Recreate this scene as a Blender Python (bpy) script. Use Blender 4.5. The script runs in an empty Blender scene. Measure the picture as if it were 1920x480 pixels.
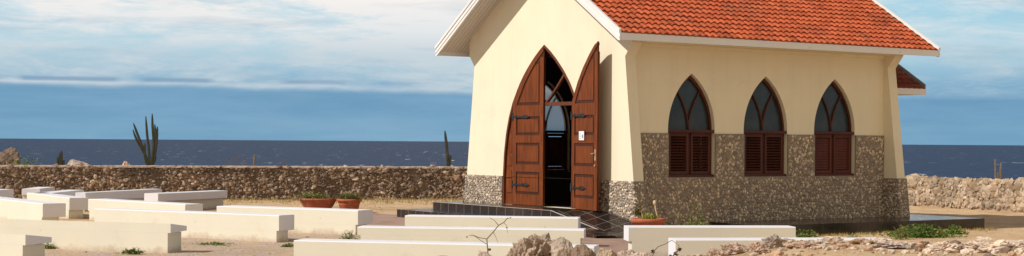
import bpy, math, random
from mathutils import Vector, noise, Matrix
R = math.radians
rng = random.Random(7)
sc = bpy.context.scene
col = sc.collection
F = 2850.0           # focal length in photograph pixels
H = 1.72             # eye height above the chapel's ground
U = (0.8368, 0.5476)  # long axis of the chapel
V = (-0.5476, 0.8368)
G0 = (2.123, 29.66)
BETA = math.atan2(U[1], U[0])

def hor(x): return 259.2 + 0.00677*x
def at(px, py, d):
    return Vector(((px-960)/F*d, d, H-(py-hor(px))/F*d))
def L2W(x, y):
    return (G0[0]+U[0]*x+V[0]*y, G0[1]+U[1]*x+V[1]*y)

# ------------------------------------------------------------------ mesh builder
class MB:
    def __init__(s):
        s.v = []; s.f = []; s.c = []; s.m = []; s.sm = []
    def add(s, vs, fs, c=None, m=0, smooth=False):
        o = len(s.v); s.v += [tuple(p) for p in vs]
        for f in fs:
            s.f.append(tuple(i+o for i in f)); s.m.append(m); s.sm.append(smooth)
        s.c += [c if c is not None else (.5, .5, .5)]*len(vs)
    def box(s, x0, x1, y0, y1, z0, z1, M=None, **k):
        vs = [Vector((x, y, z)) for z in (z0, z1) for y in (y0, y1) for x in (x0, x1)]
        if M is not None: vs = [M @ p for p in vs]
        s.add(vs, [(0,2,3,1),(4,5,7,6),(0,1,5,4),(2,6,7,3),(0,4,6,2),(1,3,7,5)], **k)
    def prism(s, poly, f0, f1, **k):
        """poly: list of 2-D points; f0/f1 map a 2-D point to 3-D on the two sides"""
        n = len(poly)
        vs = [f0(p) for p in poly]+[f1(p) for p in poly]
        fs = [tuple(range(n))[::-1], tuple(range(n, 2*n))]
        fs += [(i, (i+1) % n, n+(i+1) % n, n+i) for i in range(n)]
        s.add(vs, fs, **k)
    def strip(s, a, b, **k):
        n = len(a)
        s.add(list(a)+list(b), [(i, i+1, n+i+1, n+i) for i in range(n-1)], **k)
    def tube(s, pts, rad, seg=8, ribs=0, cap=True, **k):
        pts = [Vector(p) for p in pts]; n = len(pts)
        if not hasattr(rad, '__len__'): rad = [rad]*n
        vs = []; ref = Vector((0.3, 0.9, 0.2)).normalized()
        for i, p in enumerate(pts):
            t = (pts[min(i+1, n-1)]-pts[max(i-1, 0)]).normalized()
            a = t.cross(ref)
            if a.length < .05: a = t.cross(Vector((1, 0, 0)))
            a.normalize(); b = t.cross(a)
            for j in range(seg):
                th = 2*math.pi*j/seg
                r = rad[i]*(1-(.28 if (ribs and j % 2) else 0))
                vs.append(p+a*math.cos(th)*r+b*math.sin(th)*r)
        fs = [(i*seg+j, i*seg+(j+1) % seg, (i+1)*seg+(j+1) % seg, (i+1)*seg+j) for i in range(n-1) for j in range(seg)]
        if cap: fs += [tuple(range(seg))[::-1], tuple((n-1)*seg+j for j in range(seg))]
        s.add(vs, fs, **k)
    def lathe(s, prof, cx=0, cy=0, seg=24, sx=1, sy=1, rot=0, **k):
        vs = []; ca, sa = math.cos(rot), math.sin(rot)
        for r, z in prof:
            for j in range(seg):
                t = 2*math.pi*j/seg
                x, y = r*math.cos(t)*sx, r*math.sin(t)*sy
                vs.append((cx+x*ca-y*sa, cy+x*sa+y*ca, z))
        n = len(prof)
        fs = [(i*seg+j, i*seg+(j+1) % seg, (i+1)*seg+(j+1) % seg, (i+1)*seg+j) for i in range(n-1) for j in range(seg)]
        s.add(vs, fs, smooth=True, **k)
    def build(s, name, mats, parent=None, loc=None, rotz=None):
        me = bpy.data.meshes.new(name)
        me.from_pydata(s.v, [], s.f)
        if not isinstance(mats, (list, tuple)): mats = [mats]
        for m in mats: me.materials.append(m)
        me.polygons.foreach_set('material_index', s.m)
        me.polygons.foreach_set('use_smooth', s.sm)
        ca = me.color_attributes.new('tint', 'FLOAT_COLOR', 'POINT')
        buf = []
        for c in s.c: buf += [c[0], c[1], c[2], 1.0]
        ca.data.foreach_set('color', buf)
        me.update()
        o = bpy.data.objects.new(name, me); col.objects.link(o)
        if parent is not None: o.parent = parent
        if loc is not None: o.location = loc
        if rotz is not None: o.rotation_euler = (0, 0, rotz)
        return o

def fix_normals(o):
    import bmesh
    bm = bmesh.new(); bm.from_mesh(o.data)
    bmesh.ops.remove_doubles(bm, verts=bm.verts, dist=1e-5)
    bmesh.ops.recalc_face_normals(bm, faces=bm.faces)
    bm.to_mesh(o.data); bm.free()

def tag(o, label=None, cat=None, group=None, kind=None):
    if label: o['label'] = label
    if cat: o['category'] = cat
    if group: o['group'] = group
    if kind: o['kind'] = kind
    return o
def thing(name, label, cat, loc=(0, 0, 0), rz=0, group=None):
    o = bpy.data.objects.new(name, None); col.objects.link(o)
    o.empty_display_size = .2
    o.location = loc; o.rotation_euler = (0, 0, rz)
    return tag(o, label, cat, group)

# ------------------------------------------------------------------ materials
def ramp(nt, fac, stops, interp='LINEAR'):
    n = nt.nodes.new('ShaderNodeValToRGB'); n.color_ramp.interpolation = interp
    el = n.color_ramp.elements
    while len(el) < len(stops): el.new(.5)
    for e, (p, c) in zip(el, stops):
        e.position = p; e.color = (c[0], c[1], c[2], 1) if hasattr(c, '__len__') else (c, c, c, 1)
    nt.links.new(fac, n.inputs[0]); return n.outputs[0]
def tex_noise(nt, vec, scale, detail=4, rough=.55, dist=0):
    n = nt.nodes.new('ShaderNodeTexNoise'); n.inputs['Scale'].default_value = scale
    n.inputs['Detail'].default_value = detail; n.inputs['Roughness'].default_value = rough
    n.inputs['Distortion'].default_value = dist
    nt.links.new(vec, n.inputs['Vector']); return n.outputs[0]
def mapping(nt, vec, scale=(1, 1, 1), loc=(0, 0, 0), rot=(0, 0, 0)):
    m = nt.nodes.new('ShaderNodeMapping'); m.inputs['Scale'].default_value = scale
    m.inputs['Location'].default_value = loc; m.inputs['Rotation'].default_value = rot
    nt.links.new(vec, m.inputs[0]); return m.outputs[0]
def mixc(nt, fac, a, b, mode='MIX'):
    m = nt.nodes.new('ShaderNodeMix'); m.data_type = 'RGBA'; m.blend_type = mode
    if hasattr(fac, 'is_output'): nt.links.new(fac, m.inputs[0])
    else: m.inputs[0].default_value = fac
    for s, i in ((a, 6), (b, 7)):
        if hasattr(s, 'is_output'): nt.links.new(s, m.inputs[i])
        else: m.inputs[i].default_value = (s[0], s[1], s[2], 1)
    return m.outputs[2]
def math_(nt, op, a, b=None, c=None, clamp=False):
    m = nt.nodes.new('ShaderNodeMath'); m.operation = op; m.use_clamp = clamp
    for s, i in ((a, 0), (b, 1), (c, 2)):
        if s is None: continue
        if hasattr(s, 'is_output'): nt.links.new(s, m.inputs[i])
        else: m.inputs[i].default_value = s
    return m.outputs[0]
def newmat(name):
    m = bpy.data.materials.new(name); m.use_nodes = True
    nt = m.node_tree; b = nt.nodes['Principled BSDF']
    tc = nt.nodes.new('ShaderNodeTexCoord')
    return m, nt, b, tc.outputs['Object']
def bump(nt, b, h, strength, dist):
    n = nt.nodes.new('ShaderNodeBump'); n.inputs['Strength'].default_value = strength
    n.inputs['Distance'].default_value = dist
    nt.links.new(h, n.inputs['Height']); nt.links.new(n.outputs[0], b.inputs['Normal'])
def simple(name, c, rough=.8, var=.12, scale=3.0, bs=.2, bscale=60, bd=.004, spec=.3, tint=False, stretch=(1, 1, 1), dirt=None, dscale=1.2, dlo=.5, dhi=.75, wear=None):
    m, nt, b, oc = newmat(name)
    v = mapping(nt, oc, stretch)
    n = tex_noise(nt, v, scale, 5)
    base = ramp(nt, n, [(.25, tuple(x*(1-var) for x in c)), (.75, tuple(min(1, x*(1+var)) for x in c))])
    if tint:
        a = nt.nodes.new('ShaderNodeAttribute'); a.attribute_name = 'tint'
        s = nt.nodes.new('ShaderNodeVectorMath'); s.operation = 'SCALE'; s.inputs['Scale'].default_value = 2
        nt.links.new(a.outputs['Color'], s.inputs[0])
        base = mixc(nt, 1, base, s.outputs[0], 'MULTIPLY')
    if dirt:
        d = ramp(nt, tex_noise(nt, oc, dscale, 6, .7), [(dlo, 0), (dhi, 1)])
        base = mixc(nt, d, base, dirt)
    nt.links.new(base, b.inputs['Base Color'])
    b.inputs['Roughness'].default_value = rough
    b.inputs['Specular IOR Level'].default_value = spec
    if wear: base2 = wear(nt, oc, base); nt.links.new(base2, b.inputs['Base Color'])
    if bs: bump(nt, b, tex_noise(nt, v, bscale, 4), bs, bd)
    return m

def wear_foot(nt, oc, base):
    sx = nt.nodes.new('ShaderNodeSeparateXYZ'); nt.links.new(oc, sx.inputs[0])
    n = tex_noise(nt, oc, 5, 6, .7); k = math_(nt, 'MULTIPLY_ADD', n, .30, math_(nt, 'MULTIPLY', sx.outputs[2], -1))
    base = mixc(nt, ramp(nt, k, [(.05, 0), (.17, .7)]), base, (.42, .31, .21))
    chips = ramp(nt, tex_noise(nt, oc, 16, 3, .6), [(.70, 0), (.72, .8)])
    return mixc(nt, chips, base, (.40, .33, .26))
def wear_streak(nt, oc, base):
    st_ = ramp(nt, tex_noise(nt, mapping(nt, oc, (5, 5, .35)), 1, 7, .7), [(.50, 0), (.72, .20)])
    base = mixc(nt, st_, base, (.58, .48, .32))
    cr = nt.nodes.new('ShaderNodeTexVoronoi'); cr.feature = 'DISTANCE_TO_EDGE'; cr.inputs['Scale'].default_value = .8
    wv = nt.nodes.new('ShaderNodeVectorMath'); wv.operation = 'ADD'
    nn = nt.nodes.new('ShaderNodeTexNoise'); nn.inputs['Scale'].default_value = 2.5; nt.links.new(oc, nn.inputs['Vector'])
    nt.links.new(oc, wv.inputs[0]); nt.links.new(nn.outputs['Color'], wv.inputs[1]); nt.links.new(wv.outputs[0], cr.inputs['Vector'])
    ck = math_(nt, 'MULTIPLY', ramp(nt, cr.outputs['Distance'], [(.003, .16), (.008, 0)]), ramp(nt, tex_noise(nt, oc, .9, 2), [(.55, 0), (.62, 1)]))
    return mixc(nt, ck, base, (.38, .31, .22))
M = {}
M['stucco'] = simple('cream_stucco', (.79, .71, .535), .9, .035, 1.4, .35, 45, .006, .15, dirt=(.66, .56, .39), dscale=.9, dlo=.58, dhi=.95, wear=wear_streak)
M['pew_cream'] = simple('cream_paint', (.715, .675, .56), .85, .03, 2.0, .25, 30, .004, .2, dirt=(.60, .53, .40), dscale=2.2, dlo=.58, dhi=.85, wear=wear_foot)
M['pew_white'] = simple('white_paint', (.74, .725, .75), .8, .03, 2.0, .2, 30, .003, .25, dirt=(.55, .52, .5), dscale=3, dlo=.62, dhi=.9)
M['board'] = simple('white_board', (.74, .72, .70), .7, .05, 2.0, .15, 20, .003, .3, dirt=(.5, .46, .4), dscale=3, dlo=.62, dhi=.85)
M['mortar'] = simple('pebble_mortar', (.26, .215, .175), .95, .25, 6, .6, 40, .01, .1)
M['pebble'] = simple('pebble_stone', (.365, .31, .255), .6, .15, 30, .3, 90, .004, .4, tint=True)
M['wall_core'] = simple('rubble_mortar', (.165, .125, .098), .95, .3, 4, .8, 18, .03, .1)
M['wall_stone'] = simple('rubble_stone', (.265, .21, .17), .9, .3, 12, .9, 35, .02, .15, tint=True)
M['coping'] = simple('coping_mortar', (.46, .36, .30), .95, .2, 8, .8, 25, .02, .1, dirt=(.26, .19, .15), dscale=5, dlo=.45, dhi=.7)
M['pale_core'] = simple('pale_rubble_mortar', (.38, .28, .19), .95, .2, 4, .8, 18, .03, .1)
M['pale_stone'] = simple('pale_rubble_stone', (.37, .29, .215), .9, .22, 8, .8, 25, .02, .15, tint=True)
M['rock'] = simple('coral_rock', (.43, .365, .305), .92, .38, 7, 1.0, 22, .03, .15, tint=True, dirt=(.16, .11, .085), dscale=9, dlo=.53, dhi=.7)
M['tile'] = simple('roof_tile_clay', (.455, .098, .036), .8, .16, 9, .2, 60, .003, .25, tint=True, dirt=(.27, .10, .06), dscale=1.6, dlo=.52, dhi=.85)
M['tile_dark'] = simple('annex_tile_clay', (.24, .065, .04), .85, .16, 9, .2, 60, .003, .2, tint=True)  # roof clay darkened for the annex, main roof's shadow put into the colour
M['iron'] = simple('black_iron', (.018, .017, .016), .5, .1, 20, .3, 60, .002, .5)
M['brass'] = simple('brass_lock', (.35, .28, .16), .35, .1, 20, 0, spec=.6)
M['paper'] = simple('notice_paper', (.80, .80, .80), .8, .04, 20, 0)
M['inside'] = simple('interior_wall', (.05, .04, .035), .9, .05, 2, .1)  # near-black wall colour stands in for the dimness indoors
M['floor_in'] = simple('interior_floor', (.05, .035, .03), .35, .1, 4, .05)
M['terracotta'] = simple('terracotta_clay', (.40, .12, .06), .85, .14, 9, .25, 50, .003, .2, dirt=(.52, .3, .2), dscale=6, dlo=.55, dhi=.85)
M['soil'] = simple('potting_soil', (.09, .06, .04), .95, .3, 20, .8, 60, .01)
M['cactus'] = simple('cactus_skin', (.058, .060, .042), .8, .3, 12, .3, 40, .004, .2)
M['dead_wood'] = simple('dead_wood', (.20, .145, .10), .9, .3, 14, .4, 40, .004)
M['twig'] = simple('dry_twig', (.17, .12, .075), .9, .25, 20, .2)
M['dead_leaf'] = simple('dead_leaf', (.10, .045, .028), .9, .3, 20, .2)
M['pale_wood'] = simple('pale_dry_stem', (.62, .45, .27), .9, .15, 14, .2)
M['grey_verge'] = simple('grey_verge_metal', (.30, .32, .34), .6, .08, 6, .05)

def leafmat(name, c):
    m, nt, b, oc = newmat(name)
    a = nt.nodes.new('ShaderNodeAttribute'); a.attribute_name = 'tint'
    s = nt.nodes.new('ShaderNodeVectorMath'); s.operation = 'SCALE'; s.inputs['Scale'].default_value = 2
    nt.links.new(a.outputs['Color'], s.inputs[0])
    nt.links.new(mixc(nt, 1, c, s.outputs[0], 'MULTIPLY'), b.inputs['Base Color'])
    b.inputs['Roughness'].default_value = .65
    b.inputs['Specular IOR Level'].default_value = .25
    return m
M['leaf'] = leafmat('green_leaf', (.085, .135, .03))
M['pot_leaf'] = leafmat('pot_leaf', (.13, .15, .045))
M['succulent'] = leafmat('succulent_leaf', (.36, .40, .09))
M['drygrass'] = leafmat('dry_grass', (.42, .31, .15))

def wood(name, c, c2, rough=.38, vert=True):
    m, nt, b, oc = newmat(name)
    v = mapping(nt, oc, (14, 14, .9))
    n = tex_noise(nt, v, 2.2, 6, .6, .6)
    n2 = tex_noise(nt, oc, 2.5, 4)
    base = ramp(nt, n, [(.3, c2), (.62, c)])
    base = mixc(nt, ramp(nt, n2, [(.35, 0), (.75, .55)]), base, tuple(x*.5 for x in c))
    nt.links.new(base, b.inputs['Base Color'])
    b.inputs['Roughness'].default_value = rough; b.inputs['Specular IOR Level'].default_value = .2
    bump(nt, b, n, .15, .003)
    return m
M['door'] = wood('varnished_wood', (.235, .058, .012), (.062, .015, .005), .6)
M['groove'] = wood('dark_moulding_wood', (.085, .024, .009), (.045, .013, .006), .5)  # darker wood in the panel recesses, paints in the shade of the relief
M['frame'] = wood('dark_red_wood', (.11, .033, .020), (.055, .018, .012), .5)
M['shutter_red'] = wood('red_shutter_wood', (.13, .034, .020), (.07, .02, .012), .5)
M['doordark'] = wood('door_frame_wood', (.17, .05, .022), (.08, .022, .012), .5)

# soffit planks
m, nt, b, oc = newmat('soffit_planks')
sx = nt.nodes.new('ShaderNodeSeparateXYZ'); nt.links.new(oc, sx.inputs[0])
ln = math_(nt, 'LESS_THAN', math_(nt, 'FRACT', math_(nt, 'MULTIPLY', sx.outputs[0], 11)), .10)
base = mixc(nt, ln, (.66, .62, .57), (.30, .26, .22))
nt.links.new(base, b.inputs['Base Color']); b.inputs['Roughness'].default_value = .8
M['soffit'] = m

# black glossy tiles with pale grout
m, nt, b, oc = newmat('black_tile')
sx = nt.nodes.new('ShaderNodeSeparateXYZ'); nt.links.new(oc, sx.inputs[0])
def gl(o, off, w=.028):
    f = math_(nt, 'FRACT', math_(nt, 'ADD', math_(nt, 'DIVIDE', o, .33), off))
    return math_(nt, 'LESS_THAN', f, w)
g = math_(nt, 'MAXIMUM', gl(sx.outputs[0], .21), gl(sx.outputs[1], .35))
n = tex_noise(nt, oc, 3, 4)
base = ramp(nt, n, [(.3, (.014, .011, .010)), (.75, (.034, .022, .018))])
dust = ramp(nt, tex_noise(nt, oc, 1.1, 6, .7), [(.5, 0), (.8, .35)])
base = mixc(nt, dust, base, (.13, .10, .08))
nt.links.new(mixc(nt, g, base, (.26, .22, .20)), b.inputs['Base Color'])
rr = ramp(nt, tex_noise(nt, oc, 5, 4), [(.3, .09), (.8, .28)])
nt.links.new(rr, b.inputs['Roughness'])
b.inputs['Specular IOR Level'].default_value = .5
M['blacktile'] = m
m2_ = m.copy(); m2_.name = 'black_tile_dark_joints'
for l_ in list(m2_.node_tree.links):
    if l_.to_node.type == 'BSDF_PRINCIPLED' and l_.to_socket.name == 'Base Color': l_.from_node.inputs[7].default_value = (.055, .045, .04, 1)
M['blacktile_dark'] = m2_

# brick paving
m, nt, b, oc = newmat('brick_paving')
bt = nt.nodes.new('ShaderNodeTexBrick'); bt.inputs['Scale'].default_value = 1
bt.inputs['Brick Width'].default_value = .22; bt.inputs['Row Height'].default_value = .11
bt.inputs['Mortar Size'].default_value = .008
bt.inputs['Color1'].default_value = (.36, .20, .145, 1); bt.inputs['Color2'].default_value = (.27, .15, .115, 1)
bt.inputs['Mortar'].default_value = (.30, .235, .18, 1)
nt.links.new(mapping(nt, oc, rot=(0, 0, BETA)), bt.inputs['Vector'])
d = ramp(nt, tex_noise(nt, oc, 1.6, 6, .65), [(.45, 0), (.75, .6)])
nt.links.new(mixc(nt, d, bt.outputs['Color'], (.44, .34, .27)), b.inputs['Base Color'])
b.inputs['Roughness'].default_value = .9
bump(nt, b, bt.outputs['Fac'], -.3, .004)
M['paving'] = m

# ground
m, nt, b, oc = newmat('dry_ground')
n1 = tex_noise(nt, oc, .35, 6, .6); n2 = tex_noise(nt, oc, 3.5, 8, .7); n3 = tex_noise(nt, oc, 24, 6, .7)
sand = ramp(nt, n2, [(.3, (.46, .29, .155)), (.5, (.60, .415, .245)), (.7, (.70, .53, .35))])
dry = ramp(nt, n3, [(.3, (.22, .135, .065)), (.55, (.43, .285, .15)), (.75, (.56, .40, .23))])
base = mixc(nt, ramp(nt, n1, [(.52, 0), (.72, .9)]), sand, dry)
# pale coral gravel around the pews
sx = nt.nodes.new('ShaderNodeSeparateXYZ'); nt.links.new(oc, sx.inputs[0])
mr = nt.nodes.new('ShaderNodeMapRange'); nt.links.new(sx.outputs[1], mr.inputs[0])
mr.inputs[1].default_value = 29.5; mr.inputs[2].default_value = 27.5
mr2 = nt.nodes.new('ShaderNodeMapRange'); nt.links.new(sx.outputs[0], mr2.inputs[0])
mr2.inputs[1].default_value = 2.5; mr2.inputs[2].default_value = .5
grav = ramp(nt, n3, [(.36, (.20, .125, .09)), (.47, (.46, .35, .28)), (.60, (.66, .54, .46))])
gm = math_(nt, 'MULTIPLY', math_(nt, 'MULTIPLY', mr.outputs[0], mr2.outputs[0]), ramp(nt, tex_noise(nt, oc, 2.2, 7, .7), [(.42, .15), (.56, 1)]))
base = mixc(nt, gm, base, grav)
nt.links.new(base, b.inputs['Base Color']); b.inputs['Roughness'].default_value = .95
b.inputs['Specular IOR Level'].default_value = .1
bump(nt, b, n3, .9, .03)
M['ground'] = m

# sea
m, nt, b, oc = newmat('sea_water')
v = mapping(nt, oc, (1, 1, 1))
sw = tex_noise(nt, mapping(nt, oc, (.02, .012, 1)), 1, 8, .65)
chop = tex_noise(nt, mapping(nt, oc, (.13, .05, 1)), 1, 9, .75)
big = tex_noise(nt, mapping(nt, oc, (.0015, .0006, 1)), 1, 3)
base = ramp(nt, chop, [(.36, (.008, .020, .047)), (.5, (.015, .034, .078)), (.66, (.038, .070, .135))])
base = mixc(nt, ramp(nt, big, [(.35, 0), (.7, .3)]), base, (.02, .034, .085))
cap = tex_noise(nt, mapping(nt, oc, (.11, .018, 1), (7, 3, 0)), 1, 5, .6, .3)
cm = ramp(nt, cap, [(.648, 0), (.68, 1)])
cm = math_(nt, 'MULTIPLY', cm, ramp(nt, tex_noise(nt, mapping(nt, oc, (.01, .004, 1)), 1, 2), [(.4, .25), (.55, 1)]))
nt.links.new(mixc(nt, cm, base, (.75, .78, .82)), b.inputs['Base Color'])
b.inputs['Roughness'].default_value = .55; b.inputs['Specular IOR Level'].default_value = .12
M['sea'] = m

# dusty window glass: part see-through, part grey film, part mirror
m = bpy.data.materials.new('window_glass'); m.use_nodes = True
nt = m.node_tree; nt.nodes.clear()
out = nt.nodes.new('ShaderNodeOutputMaterial')
tr = nt.nodes.new('ShaderNodeBsdfTransparent'); tr.inputs[0].default_value = (.80, .82, .82, 1)
df = nt.nodes.new('ShaderNodeBsdfTranslucent'); df.inputs[0].default_value = (.45, .46, .46, 1)
gs = nt.nodes.new('ShaderNodeBsdfGlossy'); gs.inputs['Roughness'].default_value = .12; gs.inputs[0].default_value = (.8, .9, 1, 1)
m1 = nt.nodes.new('ShaderNodeMixShader'); m1.inputs[0].default_value = .62
nt.links.new(tr.outputs[0], m1.inputs[1]); nt.links.new(df.outputs[0], m1.inputs[2])
m2 = nt.nodes.new('ShaderNodeMixShader'); m2.inputs[0].default_value = .12
nt.links.new(m1.outputs[0], m2.inputs[1]); nt.links.new(gs.outputs[0], m2.inputs[2])
nt.links.new(m2.outputs[0], out.inputs[0])
M['glass'] = m
m = bpy.data.materials.new('dusty_dark_glass'); m.use_nodes = True
nt = m.node_tree; b = nt.nodes['Principled BSDF']; tc = nt.nodes.new('ShaderNodeTexCoord')
nt.links.new(ramp(nt, tex_noise(nt, tc.outputs['Object'], 1.7, 5), [(.3, (.018, .026, .028)), (.7, (.050, .064, .066))]), b.inputs['Base Color'])
b.inputs['Roughness'].default_value = .18; b.inputs['Specular IOR Level'].default_value = .35
M['dark_glass'] = m

# ------------------------------------------------------------------ ground, sea
def sstep(a, b, x):
    t = max(0, min(1, (x-a)/(b-a))); return t*t*(3-2*t)
PAVE = [(-9.0, 40.0), (-3.4, 36.0), (-2.2, 34.6), (2.2, 28.4), (3.6, 26.5), (3.4, 19.0), (1.05, 19.0), (.95, 26.2), (-1.9, 27.8), (-3.4, 29.2), (-6.2, 32.6), (-9.5, 37.0)]
def inpoly(x, y, P, grow=0):
    c = False; n = len(P)
    for i in range(n):
        x0, y0 = P[i]; x1, y1 = P[(i+1) % n]
        if (y0 > y) != (y1 > y) and x < (x1-x0)*(y-y0)/(y1-y0)+x0: c = not c
    return c
def dpoly(x, y, P):
    best = 9; n = len(P)
    for i in range(n):
        ax, ay = P[i]; bx, by = P[(i+1) % n]
        dx, dy = bx-ax, by-ay
        t = max(0, min(1, ((x-ax)*dx+(y-ay)*dy)/(dx*dx+dy*dy)))
        best = min(best, math.hypot(x-ax-t*dx, y-ay-t*dy))
    return best
def berm(X):
    return .40+.235*sstep(1.4, 2.8, X)+.03*math.sin(X*2.3)
def gsmooth(X, Y):
    z = -.12*sstep(-1, 4.5, X)
    k = sstep(18.0, 16.3, Y)
    z = z*(1-k)+berm(X)*k
    z -= sstep(14.5, 6, Y)*.25
    z -= 18*sstep(58, 74, Y+.12*X)
    return z
def gz(X, Y):
    z = gsmooth(X, Y)
    if inpoly(X, Y, PAVE): return z
    k = min(1, dpoly(X, Y, PAVE)/.6) if 15 < Y < 42 and -11 < X < 6 else 1
    amp = .018+.03*sstep(19, 17, Y)
    return z+k*amp*(noise.noise(Vector((X*1.3, Y*1.3, 0)))+.6*noise.noise(Vector((X*4, Y*4, 3))))
def axis(parts):
    out = []
    for a, b, s in parts:
        n = max(1, round((b-a)/s)); out += [a+(b-a)*i/n for i in range(n)]
    return out+[parts[-1][1]]
xs = axis([(-400, -60, 60), (-60, -18, 3), (-18, -3, .3), (-3, 8, .16), (8, 18, .4), (18, 60, 3), (60, 400, 60)])
ys = axis([(-60, 8, 6), (8, 14, .8), (14, 20, .14), (20, 34, .25), (34, 56, .6), (56, 80, 2), (80, 110, 10)])
g = MB(); nx = len(xs)
g.add([(x, y, gz(x, y)) for y in ys for x in xs],
      [(j*nx+i, j*nx+i+1, (j+1)*nx+i+1, (j+1)*nx+i) for j in range(len(ys)-1) for i in range(nx-1)], smooth=True)
tag(g.build('ground', M['ground']), kind='structure')
s = MB(); S = 90000
s.add([(-S, 60, -12), (S, 60, -12), (S, S, -12), (-S, S, -12)], [(0, 1, 2, 3)])
tag(s.build('sea', M['sea']), kind='structure')

# brick paving, draped on the ground
p = MB(); st = .25; idx = {}
import bmesh
bm = bmesh.new()
vs = [bm.verts.new((x, y, 0)) for x, y in PAVE]; bm.faces.new(vs)
for ax, lo, hi in ((0, -10, 5), (1, 18, 41)):
    q = lo
    while q < hi:
        co = (q, 0, 0) if ax == 0 else (0, q, 0); no = (1, 0, 0) if ax == 0 else (0, 1, 0)
        bmesh.ops.bisect_plane(bm, geom=bm.verts[:]+bm.edges[:]+bm.faces[:], plane_co=co, plane_no=no)
        q += .5
for v_ in bm.verts: v_.co.z = gsmooth(v_.co.x, v_.co.y)+.012
bmesh.ops.recalc_face_normals(bm, faces=bm.faces)
me = bpy.data.meshes.new('pavement'); bm.to_mesh(me); bm.free(); me.materials.append(M['paving'])
o = bpy.data.objects.new('pavement', me); col.objects.link(o); tag(o, kind='structure')

# ------------------------------------------------------------------ stones
import bmesh as _b
def ico(sub):
    bm = _b.new(); _b.ops.create_icosphere(bm, subdivisions=sub, radius=1)
    v = [x.co.copy() for x in bm.verts]; f = [tuple(q.index for q in x.verts) for x in bm.faces]
    bm.free(); return v, f
ICO = {k: ico(k) for k in (1, 2, 3, 4, 5)}
def rock_verts(r, sub, size, planes=11, rough=.06, seed=None, cut=.62):
    vs, fs = ICO[sub]
    pl = []
    for _ in range(planes):
        d = Vector((r.gauss(0, 1), r.gauss(0, 1), r.gauss(0, 1))).normalized(); pl.append((d, r.uniform(cut, .95)))
    off = Vector((r.uniform(0, 99), r.uniform(0, 99), r.uniform(0, 99)))
    out = []
    for v in vs:
        k = 1.0
        for d, h in pl:
            t = v.dot(d)
            if t > .05: k = min(k, h/t)
        p = v*k
        if sub > 2:
            k2 = 1+rough*noise.noise(p*2.2+off)*1.6+rough*noise.noise(p*6+off)+.5*rough*noise.noise(p*14+off)
        else: k2 = 1+rough*noise.noise(p*3+off)*1.5
        p = p*k2
        out.append(Vector((p.x*size[0], p.y*size[1], p.z*size[2])))
    return out, fs

def stone_wall(name, label, A, B, h, t, core, stone, size, count, tints, z0=-.15, seed=3, topjit=.04, span=(0, 10), bury=.35, flat=1.0, patch=0, cope=None):
    """dry rubble wall from A to B (face line towards the camera); stones are its surface pattern"""
    r = random.Random(seed)
    root = thing(name, label, 'wall', (A[0], A[1], 0), math.atan2(B[1]-A[1], B[0]-A[0]))
    Ln = math.hypot(B[0]-A[0], B[1]-A[1])
    c = MB(); n = int(Ln/.25)
    tops = [h-.035+topjit*.4*noise.noise(Vector((i*.25, seed, 0))) for i in range(n+1)]
    for y0, y1 in ((0.02, t-.02),):
        a = [(i*Ln/n, y0, z0) for i in range(n+1)]; b_ = [(i*Ln/n, y0, tops[i]) for i in range(n+1)]
        c_ = [(i*Ln/n, y1, tops[i]) for i in range(n+1)]; d_ = [(i*Ln/n, y1, z0) for i in range(n+1)]
        c.strip(a, b_); c.strip(b_, c_); c.strip(c_, d_)
        c.add([a[0], b_[0], c_[0], d_[0]], [(0, 3, 2, 1)]); c.add([a[-1], b_[-1], c_[-1], d_[-1]], [(0, 1, 2, 3)])
    c.build('mortar_core', core, root)
    m_ = MB()
    for k in range(count):
        x = r.uniform(*span) if r.random() < .85 else r.uniform(0, Ln); face = r.random()
        s0 = size*math.exp(r.gauss(0, .38))
        sz = (s0*r.uniform(.9, 1.5), s0*r.uniform(.6, .9)*flat, s0*r.uniform(.6, 1.05))
        if face < .80: y, z = r.uniform(-.2, bury)*s0, r.uniform(z0+.1, h-.02)
        elif face < .97: y, z = r.uniform(0.02, t-.02), h-.045+r.uniform(-.5, .1)*s0; sz = (sz[0], sz[1]*1.2, sz[2]*.6)
        else: y, z = t-.02, r.uniform(z0+.1, h-.04)
        vs, fs = rock_verts(r, 1, sz, 7, .05)
        ro = Matrix.Rotation(r.uniform(-.7, .7), 3, 'Y') @ Matrix.Rotation(r.uniform(-.5, .5), 3, 'Z')
        pn = noise.noise(Vector((x*.9, z*1.6, seed)))+.5*noise.noise(Vector((x*3.1, z*3.1, seed+5)))
        if patch and face < .8 and pn < -.12 and r.random() < patch: continue
        tc = r.choice(tints); j = r.uniform(.8, 1.2)*(1+.45*pn)
        m_.add([ro @ v+Vector((x, y, z)) for v in vs], fs, c=tuple(.5*q*j for q in tc))
    m_.build('stonework', stone, root)
    if cope:
        m_ = MB(); n = int(Ln/.12); jj = lambda i, k: .012*noise.noise(Vector((i*.5, k, seed)))+.010*noise.noise(Vector((i*1.7, k, seed)))
        rowsv = [[(i*Ln/n, -.025+2*jj(i, 1), h-.05) for i in range(n+1)], [(i*Ln/n, -.02+2*jj(i, 2), h-.012+jj(i, 3)) for i in range(n+1)],
                 [(i*Ln/n, .06, h+.008+jj(i, 4)) for i in range(n+1)], [(i*Ln/n, t-.05, h+.006+jj(i, 5)) for i in range(n+1)], [(i*Ln/n, t+.02, h-.05) for i in range(n+1)]]
        for a_, b2_ in zip(rowsv, rowsv[1:]): m_.strip(a_, b2_)
        m_.build('coping', cope, root)
    return root
T_dark = [(.45, .42, .4), (.6, .56, .54), (.8, .75, .7), (1, .97, .94), (1.35, 1.28, 1.22), (.8, .66, .56), (1.1, .95, .82), (1.7, 1.65, 1.55)]
T_pale = [(1, 1, 1), (1.15, 1.1, 1.05), (.85, .8, .75), (1.2, 1.2, 1.2), (.95, .85, .7), (.7, .65, .6)]
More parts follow.
